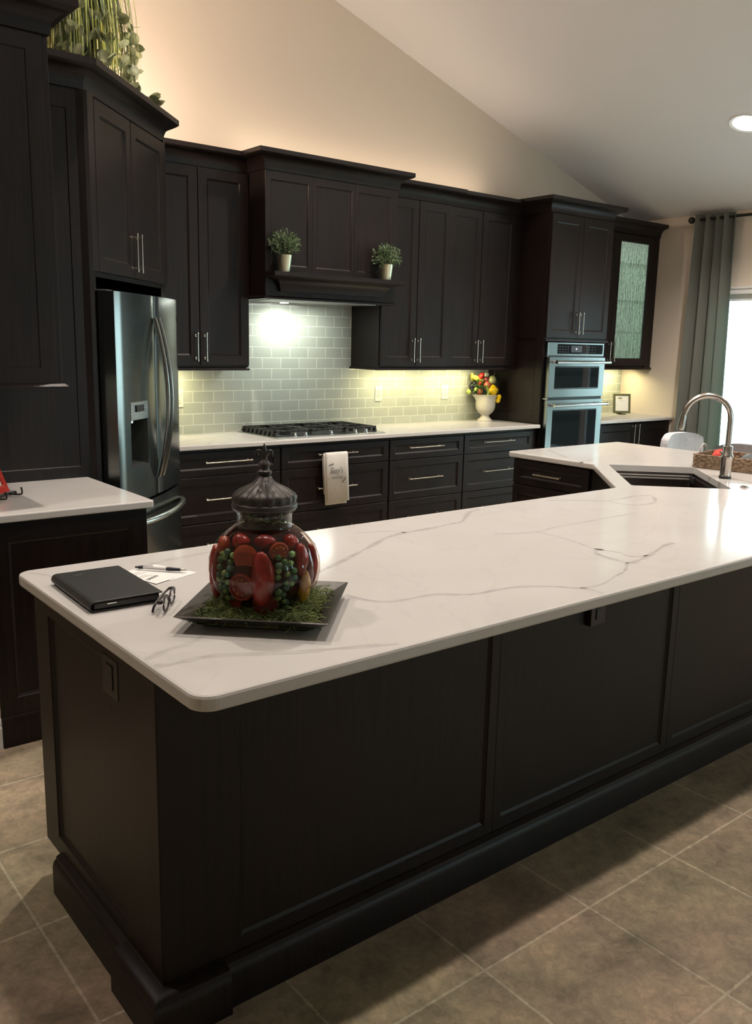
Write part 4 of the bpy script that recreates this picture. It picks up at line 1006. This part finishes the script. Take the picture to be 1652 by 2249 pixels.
# ================================================================== TOWEL
tw = thing('kitchen_towel', 'white printed kitchen towel hanging over the drawer handle below the cooktop', 'towel', (.428, -.652, 0), 0)
def towel_sheet(m, x0, x1, yfront, yback, zt, zf, zbk, th=.004, drift=.0):
    path = [(yfront-.0, zf)] + [(yfront, zt-.02)] + [(yfront+(yback-yfront)*(.5-.5*math.cos(a*PI/6)), zt-.014+.012*math.sin(a*PI/6)) for a in range(1, 6)] + [(yback, zt-.02), (yback, zbk)]
    nx = 10; vs = []; 
    for i in range(nx+1):
        u = i/nx; row = []
        for (y, z) in path: dz = (zt-z); row.append((x0+(x1-x0)*u+dz*drift, y-.004*math.sin(u*PI*2.2)*(dz/.35), z))
        vs.append(row)
    m.rings(vs, False, closed=False)
m = M(); towel_sheet(m, .010, .200, -.018, .008, .812, .462, .50, drift=.05); a = m.build('front_fold', CLOTH, tw, smooth=60); s_ = a.modifiers.new('s', 'SOLIDIFY'); s_.thickness = .004; s_.offset = 0
m = M(); towel_sheet(m, -.004, .180, -.011, .004, .806, .442, .52, drift=.055); a = m.build('back_fold', CLOTH, tw, smooth=60); s_ = a.modifiers.new('s', 'SOLIDIFY'); s_.thickness = .003; s_.offset = 0
def textmesh(txt, size, parent, loc, mat, name='lettering', shear=0, ext=.0004, sx=1, rx=PI/2, rz=0, bold=0):
    cu = bpy.data.curves.new('txt', 'FONT'); cu.body = txt; cu.size = size; cu.extrude = ext; cu.shear = shear; cu.offset = bold
    to = bpy.data.objects.new('txt', cu); COL.objects.link(to); bpy.context.view_layer.update()
    me = bpy.data.meshes.new_from_object(to.evaluated_get(bpy.context.evaluated_depsgraph_get())); bpy.data.objects.remove(to)
    me.materials.clear(); me.materials.append(mat); o = bpy.data.objects.new(name, me); COL.objects.link(o); o.parent = parent; o.location = loc; o.rotation_euler = (rx, 0, rz); o.scale = (sx, 1, 1); return o
textmesh("Sissy's", .062, tw, (.043, -.0275, .664), GREYINK, shear=.25, sx=.72, bold=.0003)
textmesh("KITCHEN", .0225, tw, (.062, -.0275, .626), simple('light_print', (.12, .115, .10), .8), sx=.98)
for (cx_, cz2, an, n) in ((.055, .728, .25, 5), (.165, .612, .9, 5)):
    m = M()
    for k in range(n):
        t_ = (k-2)*.0085; p = Vector((cx_+t_*math.cos(an), -.0268, cz2+t_*math.sin(an))); Rm = Matrix.Rotation(-an-.9, 3, 'Y'); m.blob(p, (.0032, .0004, .0058), 8, 5, None, Rm)
    m.tube([(cx_-.024*math.cos(an), -.0268, cz2-.024*math.sin(an)), (cx_+.022*math.cos(an), -.0268, cz2+.022*math.sin(an))], .0008, 5)
    m.build('leaf_print', INK, tw)

# ================================================================== MANTEL PLANTS
def leafcluster(m, center, R, n, size, rnd, zmin=-.3, squash=1):
    for k in range(n):
        while True:
            d = Vector((rnd.uniform(-1, 1), rnd.uniform(-1, 1), rnd.uniform(zmin, 1)))
            if .3 < d.length < 1: break
        rad = rnd.uniform(.45, 1.0); p = Vector(center)+Vector((d.x*R[0], d.y*R[1], d.z*R[2]))/max(d.length, .5)*rad
        a = d.normalized()+Vector((rnd.uniform(-.7, .7), rnd.uniform(-.7, .7), rnd.uniform(-.3, .8))); a.normalize(); b = a.cross(Vector((rnd.uniform(-1, 1), rnd.uniform(-1, 1), rnd.uniform(-1, 1)))).normalized()
        s = size*rnd.uniform(.7, 1.25); n_ = a.cross(b)
        m.add([p, p+a*s*.35+b*s*.33, p+a*s*.8+b*s*.26+n_*s*.06, p+a*s, p+a*s*.8-b*s*.26+n_*s*.06, p+a*s*.35-b*s*.33, p+a*s*.45-n_*s*.10], [(0, 1, 6), (1, 2, 6), (2, 3, 6), (3, 4, 6), (4, 5, 6), (5, 0, 6)])
def boxwood(x, y, z, seed, label, hh):
    rnd = random.Random(seed); t_ = thing('potted_plant', label, 'potted plant', (x, y, z), 0, )
    m = M(); m.lathe([(.001, 0), (.036, 0), (.037, .003), (.0505, .104), (.052, .107), (.049, .107), (.046, .100), (.001, .098)], (0, 0, 0), 28); m.build('metal_pot', GOLDP, t_, smooth=40)
    m = M(); leafcluster(m, (0, 0, hh), (.105, .105, .095), 560, .017, rnd, -.35); leafcluster(m, (0, 0, hh-.02), (.07, .07, .05), 160, .02, rnd, -.6); m.build('foliage', BOX, t_, recalc=False)
    m = M()
    for k in range(16):
        a = rnd.uniform(0, 2*PI); r = rnd.uniform(.03, .085); m.tube([(0, 0, .095), (r*.5*math.cos(a), r*.5*math.sin(a), hh*.75), (r*math.cos(a), r*math.sin(a), hh+rnd.uniform(-.02, .06))], .0012, 4)
    m.build('stem', simple('brown_stem', (.05, .035, .02), .8), t_)
boxwood(.133, -.615, 2.0015, 3, 'bushy green plant in a brass pot, on the left end of the hood shelf', .168)
boxwood(.985, -.610, 2.0015, 8, 'smaller bushy green plant in a brass pot, on the right end of the hood shelf', .150)

# ================================================================== URN WITH VEGETABLES
UX, UY = 2.515, -.155; UZ = .9145
ur = thing('ceramic_urn', 'cream ceramic footed urn with a scalloped spout lip in the counter corner', 'urn', (UX, UY, UZ), math.radians(0))
def lip(a, z):
    if z < .17: return 1
    k = (z-.17)/.06; return 1+k*(.05*math.cos(a*6)+.42*math.exp(-((a-PI*.86)/.42)**2))
m = M(); m.lathe([(.001, 0), (.066, 0), (.067, .008), (.060, .014), (.045, .026), (.036, .042), (.036, .050), (.052, .062), (.072, .082), (.085, .112), (.088, .145), (.086, .175), (.088, .200), (.093, .220), (.097, .226), (.092, .228), (.082, .205), (.078, .150), (.06, .09), (.001, .08)], (0, 0, 0), 48, lip); m.build('urn_body', CREAM, ur, smooth=60)
VG = dict(yel=veg('yellow_pepper_skin', (.80, .52, .01), .25, .1), red=veg('red_pepper_skin', (.45, .03, .02), .25, .25), pink=veg('apple_skin', (.42, .10, .06), .3, .4), plum=veg('plum_skin', (.20, .03, .04), .3, .3), squash=veg('green_white_gourd', (.48, .47, .22), .35, .5, 25),
          egg=veg('aubergine_skin', (.012, .008, .016), .15, .1), lime=veg('lime_skin', (.36, .45, .10), .3, .2), brick=veg('brick_red_skin', (.30, .06, .035), .4, .2), beet=veg('beet_skin', (.13, .02, .035), .45, .2), dark=veg('dark_green_skin', (.035, .055, .025), .5, .5, 40), white=veg('pale_mushroom', (.50, .50, .42), .5, .3, 60), corn=veg('yellow_green_squash', (.55, .50, .08), .3, .4, 14), green=veg('green_pod', (.12, .24, .04), .35, .3))
def vg(name, label, x, y, z, r, mat, fn=None, rot=(0, 0, 0), stem=None):
    r = tuple(q*1.16 for q in r)
    Rm = (Matrix.Rotation(rot[2], 3, 'Z') @ Matrix.Rotation(rot[1], 3, 'Y') @ Matrix.Rotation(rot[0], 3, 'X'))
    if stem:
        t_ = thing(name, label, 'vegetable', (x, y, z)); M().blob((0, 0, 0), r, 20, 14, fn, Rm).build('skin', VG[mat], t_, smooth=80)
        e = Rm @ Vector((0, 0, r[2])); e2 = Rm @ Vector((.004, 0, r[2]+.014)); M().tube([e*.9, e2], [.004, .003], 6).build('stem', VG['green'], t_, smooth=60); return
    o = M().blob((0, 0, 0), r, 20, 14, fn, Rm).build(name, VG[mat], None, (x, y, z), smooth=80); tag(o, label, 'vegetable'); return o
lob = lambda n, a=.08: (lambda p, t_: 1+a*math.cos(p*n)*math.sin(t_))
vg('yellow_pepper', 'large yellow bell pepper at the front of the urn', 2.540, -.212, 1.182, (.041, .040, .036), 'yel', lob(4), (PI*.45, 0, 0), True)
vg('apple', 'red and yellow apple above the yellow pepper in the urn', 2.505, -.180, 1.222, (.030, .030, .029), 'pink', None, (.5, 0, 0), True)
vg('gourd', 'pale green striped gourd at the top right of the urn', 2.556, -.180, 1.262, (.030, .030, .042), 'squash', lob(8, .04), (.2, .25, 0), True)
vg('plum', 'dark red plum near the top of the urn', 2.524, -.150, 1.268, (.027, .027, .024), 'plum')
vg('chili_pepper', 'bright red pepper at the very top of the urn', 2.484, -.120, 1.300, (.022, .018, .034), 'red', lob(3), (.3, .6, 0), True)
vg('yellow_squash', 'yellow green squash lying across the top left of the urn', 2.462, -.100, 1.275, (.021, .021, .060), 'corn', None, (0, PI*.62, -.3))
vg('squash_blossom', 'yellow squash blossom at the upper left of the urn', 2.432, -.060, 1.292, (.013, .012, .030), 'corn', lob(5, .15), (0, -.15, 0))
vg('mushroom', 'white mushroom at the top of the urn', 2.530, -.130, 1.312, (.026, .024, .019), 'white', lob(5, .1))
vg('aubergine', 'dark purple aubergine at the left of the urn', 2.425, -.085, 1.212, (.036, .032, .040), 'egg', None, (0, .5, 0))
vg('lime', 'small pale lime at the left front of the urn', 2.420, -.130, 1.188, (.018, .016, .013), 'lime')
vg('tomato', 'brick red tomato at the left rim of the urn', 2.448, -.150, 1.165, (.022, .022, .024), 'brick', lob(5, .04))
vg('pea_pod', 'pale green pea pod drooping over the urn rim', 2.490, -.205, 1.145, (.009, .008, .036), 'lime', None, (.15, .1, 0))
vg('pea_pod', 'green pea pod beside the yellow pepper in the urn', 2.495, -.195, 1.190, (.012, .010, .040), 'lime', None, (.1, -.55, 0))
vg('beet', 'dark red beet at the right of the urn', 2.590, -.195, 1.186, (.030, .028, .034), 'beet')
vg('artichoke', 'dark green artichoke at the right of the urn', 2.592, -.170, 1.245, (.034, .032, .036), 'dark', lob(9, .12))
vg('lemon', 'small yellow lemon hanging at the right of the urn', 2.606, -.225, 1.122, (.021, .019, .022), 'yel')
vg('lemon', 'lowest small yellow lemon hanging off the right side of the urn', 2.585, -.235, 1.092, (.019, .018, .018), 'yel')
vg('green_apple', 'green apple peeking out at the far left of the urn', 2.400, -.060, 1.165, (.022, .022, .023), 'lime')
vg('radish', 'small red radish at the left side among the leaves of the urn', 2.462, -.125, 1.240, (.014, .014, .015), 'red')
m = M(); rnd = random.Random(4); leafcluster(m, (2.50, -.125, 1.19), (.115, .075, .10), 170, .030, rnd, -.6)
o = m.build('leafy_greens', leafmat('dark_salad_leaf', (.03, .07, .015), (.12, .22, .05)), None, recalc=False); tag(o, 'leafy greens tucked between the vegetables in the urn', 'leaves', kind='stuff')

# ================================================================== SMALL FRAME ON EASEL
pf = thing('picture_frame', 'small bronze photo frame with a white printed sheet on the right counter', 'picture frame', (4.385, -.235, .9145), math.radians(-34))
m = M(); Rt4 = Matrix.Rotation(math.radians(-10), 4, 'X'); m.T = Rt4; m.frame(-.088, .088, .012, .205, -.008, .014, .018, .018, .018, .018, .004, .004); m.build('frame', simple('olive_bronze_frame', (.13, .12, .05), .35, .5), pf)
m = M(); m.T = Rt4; m.box(-.066, .066, -.0052, -.0045, .034, .183); sh_ = m.build('printed_sheet', PAPER, pf)
m = M(); m.T = Rt4; m.blob((-.02, -.0053, .160), (.024, .0003, .008), 10, 5); m.box(-.035, .03, -.0056, -.0053, .135, .1365); m.build('green_motif', veg('olive_print', (.20, .21, .10), .7), pf)
m = M(); m.tube([(-.03, -.03, .004), (.03, -.03, .004)], .005, 8); m.tube([(-.03, -.03, .004), (-.03, .06, .004)], .003, 6); m.tube([(.03, -.03, .004), (.03, .06, .004)], .003, 6); m.tube([(0, .06, .004), (0, .03, .14)], .003, 6); m.tube([(-.03, .06, .004), (.03, .06, .004)], .003, 6); m.build('easel', simple('dark_olive_metal', (.06, .06, .03), .4, .5), pf, smooth=50)

# red framed stand on the left counter
es = thing('wire_easel', 'black wire easel on the left counter holding the red frame', 'easel', (-2.048, -1.908, .9145), math.radians(45))
m = M()
for s in (-1, 1):
    m.tube(smoothpts([(s*.060, .11, .20), (s*.060, .05, .03), (s*.060, .02, .012), (s*.060, -.050, .010), (s*.060, -.062, .020), (s*.060, -.058, .040)], 4), .0035, 7, up=(1, 0, 0))
    m.tube([(s*.060, .02, .012), (s*.060, .12, .004)], .0035, 7)
m.tube([(-.08, -.005, .012), (.11, -.005, .012)], .0035, 7); m.tube([(-.06, .11, .20), (.06, .11, .20)], .0035, 7)
for xx, yy in ((.11, -.005), (-.08, -.005), (.060, .11), (-.060, .11)): m.blob((xx, yy, .008), (.0065, .0065, .0065), 8, 6)
m.build('wire', BLACKW, es, smooth=50)
rfm = thing('framed_picture', 'red framed picture leaning on the black wire easel at the left edge', 'picture frame', (-2.062, -1.922, .932), math.radians(45))
REDM = simple('glossy_red_lacquer', (.42, .035, .025), .2); T4 = Matrix.Rotation(math.radians(-22), 4, 'X')
m = M(); m.T = T4; m.frame(-.08, .082, .0, .235, -.010, .020, .026, .026, .026, .026, .005, .005); m.build('frame', REDM, rfm, bevel=.002)
m = M(); m.T = T4; m.box(-.048, .050, -.0055, -.0048, .032, .203); m.build('picture', simple('pale_print', (.50, .52, .42), .4, 0, .3, 12), rfm)

# ================================================================== PLANT ON THE CORNER CABINET
hp = thing('hanging_grass_plant', 'cascading grass and trailing leaf plant on top of the corner cabinet', 'plant', (-1.33, -.985, ZT+.115), 0)
rnd = random.Random(21)
m = M(); m.lathe([(.001, 0), (.10, 0), (.14, .16), (.15, .17), (.13, .17), (.12, .15), (.001, .14)], (0, 0, 0), 24); m.build('planter', simple('brown_planter', (.10, .07, .045), .6), hp, smooth=40)
def blade(m, base, az, up, out, drop, w):
    pts = []; b = Vector(base); d = Vector((math.cos(az), math.sin(az), 0))
    for k in range(9):
        u = k/8; r = out*(1-(1-u)**2.2); z = up*math.sin(min(1, u*1.9)*PI/2) - (drop*max(0, u-.32)**1.15 if u > .32 else 0)
        pts.append(b+d*r+Vector((0, 0, z)))
    side = Vector((-d.y, d.x, 0)); vs = []; n = len(pts)
    for k, p in enumerate(pts):
        ww = w*(1-(k/(n-1))**2*.85); sd_ = (side+d*rnd.uniform(-.2, .2)); vs += [p+sd_*ww, p+Vector((0, 0, .001))+d*ww*.5, p-sd_*ww]
    fs = []
    for k in range(n-1): fs += [(k*3, k*3+1, k*3+4, k*3+3), (k*3+1, k*3+2, k*3+5, k*3+4)]
    m.add(vs, fs)
m = M(); m2 = M()
for k in range(760):
    az = rnd.uniform(-PI, PI); out = rnd.uniform(.06, .27)
    blade(m if rnd.random() < .60 else m2, (rnd.uniform(-.07, .07), rnd.uniform(-.07, .07), .15), az, rnd.uniform(.42, .66), out, rnd.uniform(.75, 1.12), rnd.choice((.0035, .0045, .006, .0085)))
m.build('bright_blades', GRASSB, hp, recalc=False); m2.build('dull_blades', GRASSD, hp, recalc=False)
def bigleaf(m, p, a, b, s):
    n_ = a.cross(b).normalized(); rim = [p]
    prof_ = ((.10, .26), (.28, .40), (.50, .42), (.72, .32), (.90, .13))
    for u_, w_ in prof_: rim.append(p+a*s*u_+b*s*w_+n_*s*.07*w_*2)
    rim.append(p+a*s)
    for u_, w_ in reversed(prof_): rim.append(p+a*s*u_-b*s*w_+n_*s*.07*w_*2)
    k_ = len(rim); m.add(rim+[p+a*s*.45-n_*s*.05], [(i_, (i_+1) % k_, k_) for i_ in range(k_)])
m = M(); mv = M()
for k in range(40):
    az = rnd.uniform(-2.3, .5); out = rnd.uniform(.20, .32); pts = []
    for q_ in range(8):
        u = q_/7; pts.append(Vector((math.cos(az)*out*min(1, u*1.7), math.sin(az)*out*min(1, u*1.7), .30+.22*math.sin(min(1, u*2)*PI/2)-.62*max(0, u-.25)))+Vector((rnd.uniform(-.012, .012), rnd.uniform(-.012, .012), 0)))
    mv.tube(pts, .0018, 4)
    for q_ in range(2, 8):
        p = pts[q_]; a = Vector((rnd.uniform(-.5, .5), rnd.uniform(-.5, .5), rnd.uniform(-1, .1))).normalized(); bigleaf(m, p, a, a.cross(Vector((rnd.uniform(-1, 1), rnd.uniform(-1, 1), .3))).normalized(), rnd.uniform(.040, .070))
RUN = ((-1.150, -1.215, 2.768), (-1.120, -1.185, 2.772), (-.935, -1.000, 2.776), (-.955, -1.015, 2.790), (-.915, -.985, 2.768))
# runners lying along the crown toward the right
for (tx, ty, tz) in RUN:
    p1 = Vector((tx+1.33, ty+.985, tz-(ZT+.115))); mv.tube(smoothpts([(.12, -.05, .16), (.22, -.06, .06), tuple(p1)], 5), .0016, 4)
    for q_ in range(2): a = Vector((rnd.uniform(.2, 1), rnd.uniform(-.6, .6), rnd.uniform(0, .4))).normalized(); bigleaf(m, p1, a, a.cross(Vector((0, .4, 1))).normalized(), .065)
m.build('vine_leaves', POTHOS, hp, recalc=False, smooth=70); mv.build('vine_stems', GRASSD, hp, recalc=False)

# ================================================================== CURTAIN AND ROD
rod = thing('curtain_rod', 'dark metal curtain rod with ball end above the sliding door', 'curtain rod', (4.56, 0, 2.752), 0)
ROD = simple('dark_bronze_rod', (.035, .030, .028), .35, .6)
M().tube([(0, -.74, 0), (0, -4.6, 0)], .013, 14).build('rod', ROD, rod, smooth=50)
for y in (-.725, -4.61): m = M(); m.blob((0, y, 0), (.032, .032, .032), 18, 12); m.build('ball_finial', ROD, rod, smooth=80)
for y in (-1.33, -4.35): m = M(); m.tube([(0, y, 0), (XR-4.56-.001, y, 0)], .008, 8); m.lathe([(.02, -.03), (.02, .03)], (XR-4.56-.006, y, 0), 8); m.build('bracket', ROD, rod, smooth=50)
cu = M(); NP = 150; ztop, zbot = 2.792, .02; vs = []
rows = [ztop, 2.752, 2.6, 2.2, 1.7, 1.2, .7, .3, zbot]
for z in rows:
    t_ = (ztop-z)/(ztop-zbot); y0 = -.755+.055*t_; y1 = -1.185-.075*t_; row = []
    for i in range(NP+1):
        u = i/NP; ph = u*2*PI*4.5+.35*math.sin(u*9)+t_*.3; am = .050*(1-.2*t_)+.01*math.sin(u*17)
        row.append((4.56+am*math.cos(ph), y0+(y1-y0)*u+.010*math.sin(ph*2), z))
    vs.append(row)
cu.rings(vs, False, closed=False)
o = cu.build('curtain', CURT, None, smooth=80); s_ = o.modifiers.new('s', 'SOLIDIFY'); s_.thickness = .0015
tag(o, 'grey green grommet curtain drawn beside the sliding door', 'curtain')

# ================================================================== SEATING
def stool(name, label, x, y, rz, mat, top=.95, w=.47, seat=.62, leg=(.03, .02, .015)):
    t_ = thing(name, label, 'stool' if seat > .5 else 'chair', (x, y, 0), rz)
    M().box(-w/2, w/2, -.21, .21, seat-.07, seat).build('seat', mat, t_, bevel=.025, seg=4)
    m = M()
    n = 12; ring_ = []
    for z, k in ((seat-.06, .97), (seat+.10, 1.0), (top-.05, 1.0), (top-.012, .97), (top, .90)):
        f = []; bck = []
        for i in range(n+1):
            u = -1+2*i/n; zz = z-(.03*abs(u)**4 if z > seat+.2 else 0); f.append((u*w/2*k, .20-.05*(u*u)+.03*(z-seat), zz)); bck.append((u*w/2*k, .26-.05*(u*u)+.03*(z-seat), zz))
        ring_.append(f+bck[::-1])
    m.rings(ring_, True); m.build('backrest', mat, t_, smooth=50)
    for sx in (-1, 1):
        for sy in (-1, 1):
            m = M(); m.tube([(sx*(w/2-.04), sy*.17, seat-.07), (sx*(w/2-.01), sy*.20, 0)], [.02, .014], 8); m.build('leg', simple('dark_stool_leg', (.03, .02, .014), .4), t_, smooth=50)
    if seat > .5:
        m = M()
        for sy in (-.19, .19): m.tube([(-w/2+.03, sy, .2), (w/2-.03, sy, .2)], .009, 6)
        m.build('footrest', simple('dark_stool_leg', (.03, .02, .014), .4), t_)
stool('dining_chair', 'light grey upholstered chair back standing before the curtain', 2.72, -2.17, 0, GREYCLOTH, .965, .47, .48)
stool('bar_stool', 'taupe upholstered stool back behind the wicker basket', 2.30, -2.62, -PI/2, TAUPECL, .955, .50, .66)

# ================================================================== LIGHTS (fixtures and lamps)
def downlight(x, y, watt, col=(1, .80, .60), glow=30, spot=125, blend=.8, label=None, aim=None):
    z = cz(x); sl = math.atan(.315)*(1 if x > XRIDGE else -1)
    t_ = thing('recessed_downlight', label or 'recessed ceiling downlight', 'ceiling light', (x, y, z-.002), 0); t_.rotation_euler = (0, sl, 0)
    M().lathe([(.100, -.002), (.125, -.006), (.125, 0), (.100, 0)], (0, 0, 0), 32, None, False).build('trim_ring', TRIMP, t_, smooth=40)
    M().lathe([(.001, -.003), (.099, -.003), (.099, -.001), (.001, -.001)], (0, 0, 0), 32).build('lamp_lens', emit('downlight_glow', (1, .93, .85), glow), t_)
    ld = bpy.data.lights.new('downlight_lamp', 'SPOT'); ld.energy = watt; ld.color = col; ld.spot_size = math.radians(spot); ld.spot_blend = blend; ld.shadow_soft_size = .05
    lo = bpy.data.objects.new('downlight_lamp', ld); COL.objects.link(lo); lo.location = (x, y, z-.03)
    if aim: lo.rotation_euler = (Vector(aim)-Vector((x, y, z))).to_track_quat('-Z', 'Y').to_euler()
    return t_
W1 = (1, .885, .785)
downlight(3.35, -1.88, 230, W1, 60, 130, label='bright recessed downlight glowing on the sloped ceiling at the right')
downlight(1.10, -1.90, 300, W1, label='recessed downlight above the island near the range hood')
downlight(-1.00, -1.95, 310, W1, label='recessed downlight above the refrigerator side of the island')
downlight(3.10, -4.32, 140, W1, label='recessed downlight over the right end of the island, nearer row')
downlight(.90, -4.32, 215, W1, label='recessed downlight in the middle of the nearer row')
downlight(-1.45, -4.32, 190, W1, label='recessed downlight near the ridge, leftmost of the nearer row')
downlight(-3.30, -2.60, 120, W1, label='recessed downlight over the passage left of the partition')

def area(name, loc, sx, sy, watt, col, rot, spread=PI):
    ld = bpy.data.lights.new(name, 'AREA'); ld.shape = 'RECTANGLE'; ld.size = sx; ld.size_y = sy; ld.energy = watt; ld.color = col; ld.spread = spread
    lo = bpy.data.objects.new(name, ld); COL.objects.link(lo); lo.location = loc; lo.rotation_euler = rot; return lo
YEL = (1, .90, .48)
def ledbar(x0, x1, y, z, watt, label, col=YEL):
    t_ = thing('under_cabinet_light', label, 'light', ((x0+x1)/2, y, z)); h = (x1-x0)/2
    M().box(-h, h, -.012, .012, -.006, .006).build('housing', WHITEP, t_)
    M().box(-h+.01, h-.01, -.008, .008, -.0072, -.006).build('diffuser', emit('warm_led', (1, .92, .6), 6), t_)
    area('under_cabinet_lamp', ((x0+x1)/2, y, z-.012), x1-x0, .015, watt, col, (math.radians(12), 0, 0))
ledbar(-.70, -.30, -.17, 1.367, 3.2, 'slim light bar under the wall cabinet left of the hood')
ledbar(1.25, 1.78, -.17, 1.367, 3.0, 'slim light bar under the wall cabinet right of the hood')
ledbar(1.88, 2.42, -.17, 1.367, 3.6, 'slim light bar under the wall cabinet above the urn')
ledbar(4.02, 4.55, -.17, 1.367, 4.5, 'slim light bar under the glass door cabinet')
t_ = None
# hood lamp
ld = bpy.data.lights.new('hood_lamp', 'SPOT'); ld.energy = 9; ld.color = (.93, 1, .88); ld.spot_size = math.radians(178); ld.spot_blend = 1; ld.shadow_soft_size = .03
lo = bpy.data.objects.new('hood_lamp', ld); COL.objects.link(lo); lo.location = (.457, -.15, 1.822)
area('hood_fill_lamp', (.55, -.24, 1.829), .5, .10, 4.5, (.93, 1, .90), (0, 0, 0))
# lights inside the glass cabinet
area('cabinet_interior_lamp', (4.10, -.17, ZT-.03), .9, .04, 20, (.86, 1, .9), (0, 0, 0))
area('cabinet_strip_lamp', (3.975, -.285, 2.0), .03, 1.1, 110, (.92, 1, .94), (PI/2, 0, 0))
# accent lamp on top of the corner cabinet
t_ = thing('accent_uplight', 'small accent uplight hidden behind the crown of the corner cabinet', 'light', (-1.15, -.80, ZT+.092))
M().lathe([(.001, 0), (.05, 0), (.05, .02), (.04, .06), (.001, .06)], (0, 0, 0), 20).build('housing', BLACK, t_, smooth=40)
ld = bpy.data.lights.new('accent_lamp', 'POINT'); ld.energy = 85; ld.color = (1, .76, .58); ld.shadow_soft_size = .06
lo = bpy.data.objects.new('accent_lamp', ld); COL.objects.link(lo); lo.location = (-1.15, -.80, ZT+.24)

area('cornice_uplight', (1.3, -.16, ZT+.13), 2.4, .02, 5, (1, .80, .60), (PI, 0, 0))

# daylight
w = bpy.data.worlds.new('World'); sc.world = w; w.use_nodes = True; nt = w.node_tree; bg = nt.nodes['Background']
bg.inputs['Color'].default_value = (.66, .95, 1.0, 1); bg.inputs['Strength'].default_value = 6.5
def portal(loc, sx, sy, rot):
    o = area('daylight_portal', loc, sx, sy, 1, (1, 1, 1), rot); o.data.cycles.is_portal = True
portal((XR+.06, (DY0+DY1)/2, DZ/2), DZ, DY1-DY0, (0, PI/2, 0))
portal((XR+.06, -7.1, 1.41), DZ-.75, 2.2, (0, PI/2, 0))
portal((2.7, YN-.06, 1.5), 2.6, 1.2, (PI/2, 0, PI))

# ================================================================== CAMERA
cam = bpy.data.cameras.new('camera'); co = bpy.data.objects.new('camera', cam); COL.objects.link(co); sc.camera = co
cp_ = Vector((-3.0317, -5.5538, 1.5654)); yaw, pitch, roll, f = .6773, .1917, .0222, 1913.6
fw = Vector((math.sin(yaw)*math.cos(pitch), math.cos(yaw)*math.cos(pitch), -math.sin(pitch))); r = Vector((math.cos(yaw), -math.sin(yaw), 0)); u = r.cross(fw)
r2 = r*math.cos(roll)+u*math.sin(roll); u2 = -r*math.sin(roll)+u*math.cos(roll)
mat = Matrix((r2, u2, -fw)).transposed().to_4x4(); mat.translation = cp_; co.matrix_world = mat
cam.sensor_fit = 'VERTICAL'; cam.sensor_height = 36; cam.lens = f/2249*36; cam.clip_start = .05; cam.clip_end = 100
co['kind'] = 'structure' if False else 'camera'
del co['kind']

sc.view_settings.view_transform = 'Standard'; sc.view_settings.look = 'None'; sc.view_settings.exposure = -0.05; sc.view_settings.gamma = 1; sc.view_settings.use_curve_mapping = False
cy = sc.cycles; cy.use_denoising = True; cy.max_bounces = 8; cy.diffuse_bounces = 4; cy.glossy_bounces = 4; cy.transmission_bounces = 8; cy.transparent_max_bounces = 8
cy.sample_clamp_indirect = 4; cy.caustics_reflective = False; cy.caustics_refractive = False; cy.blur_glossy = .5
try: cy.denoiser = 'OPENIMAGEDENOISE'
except Exception: pass
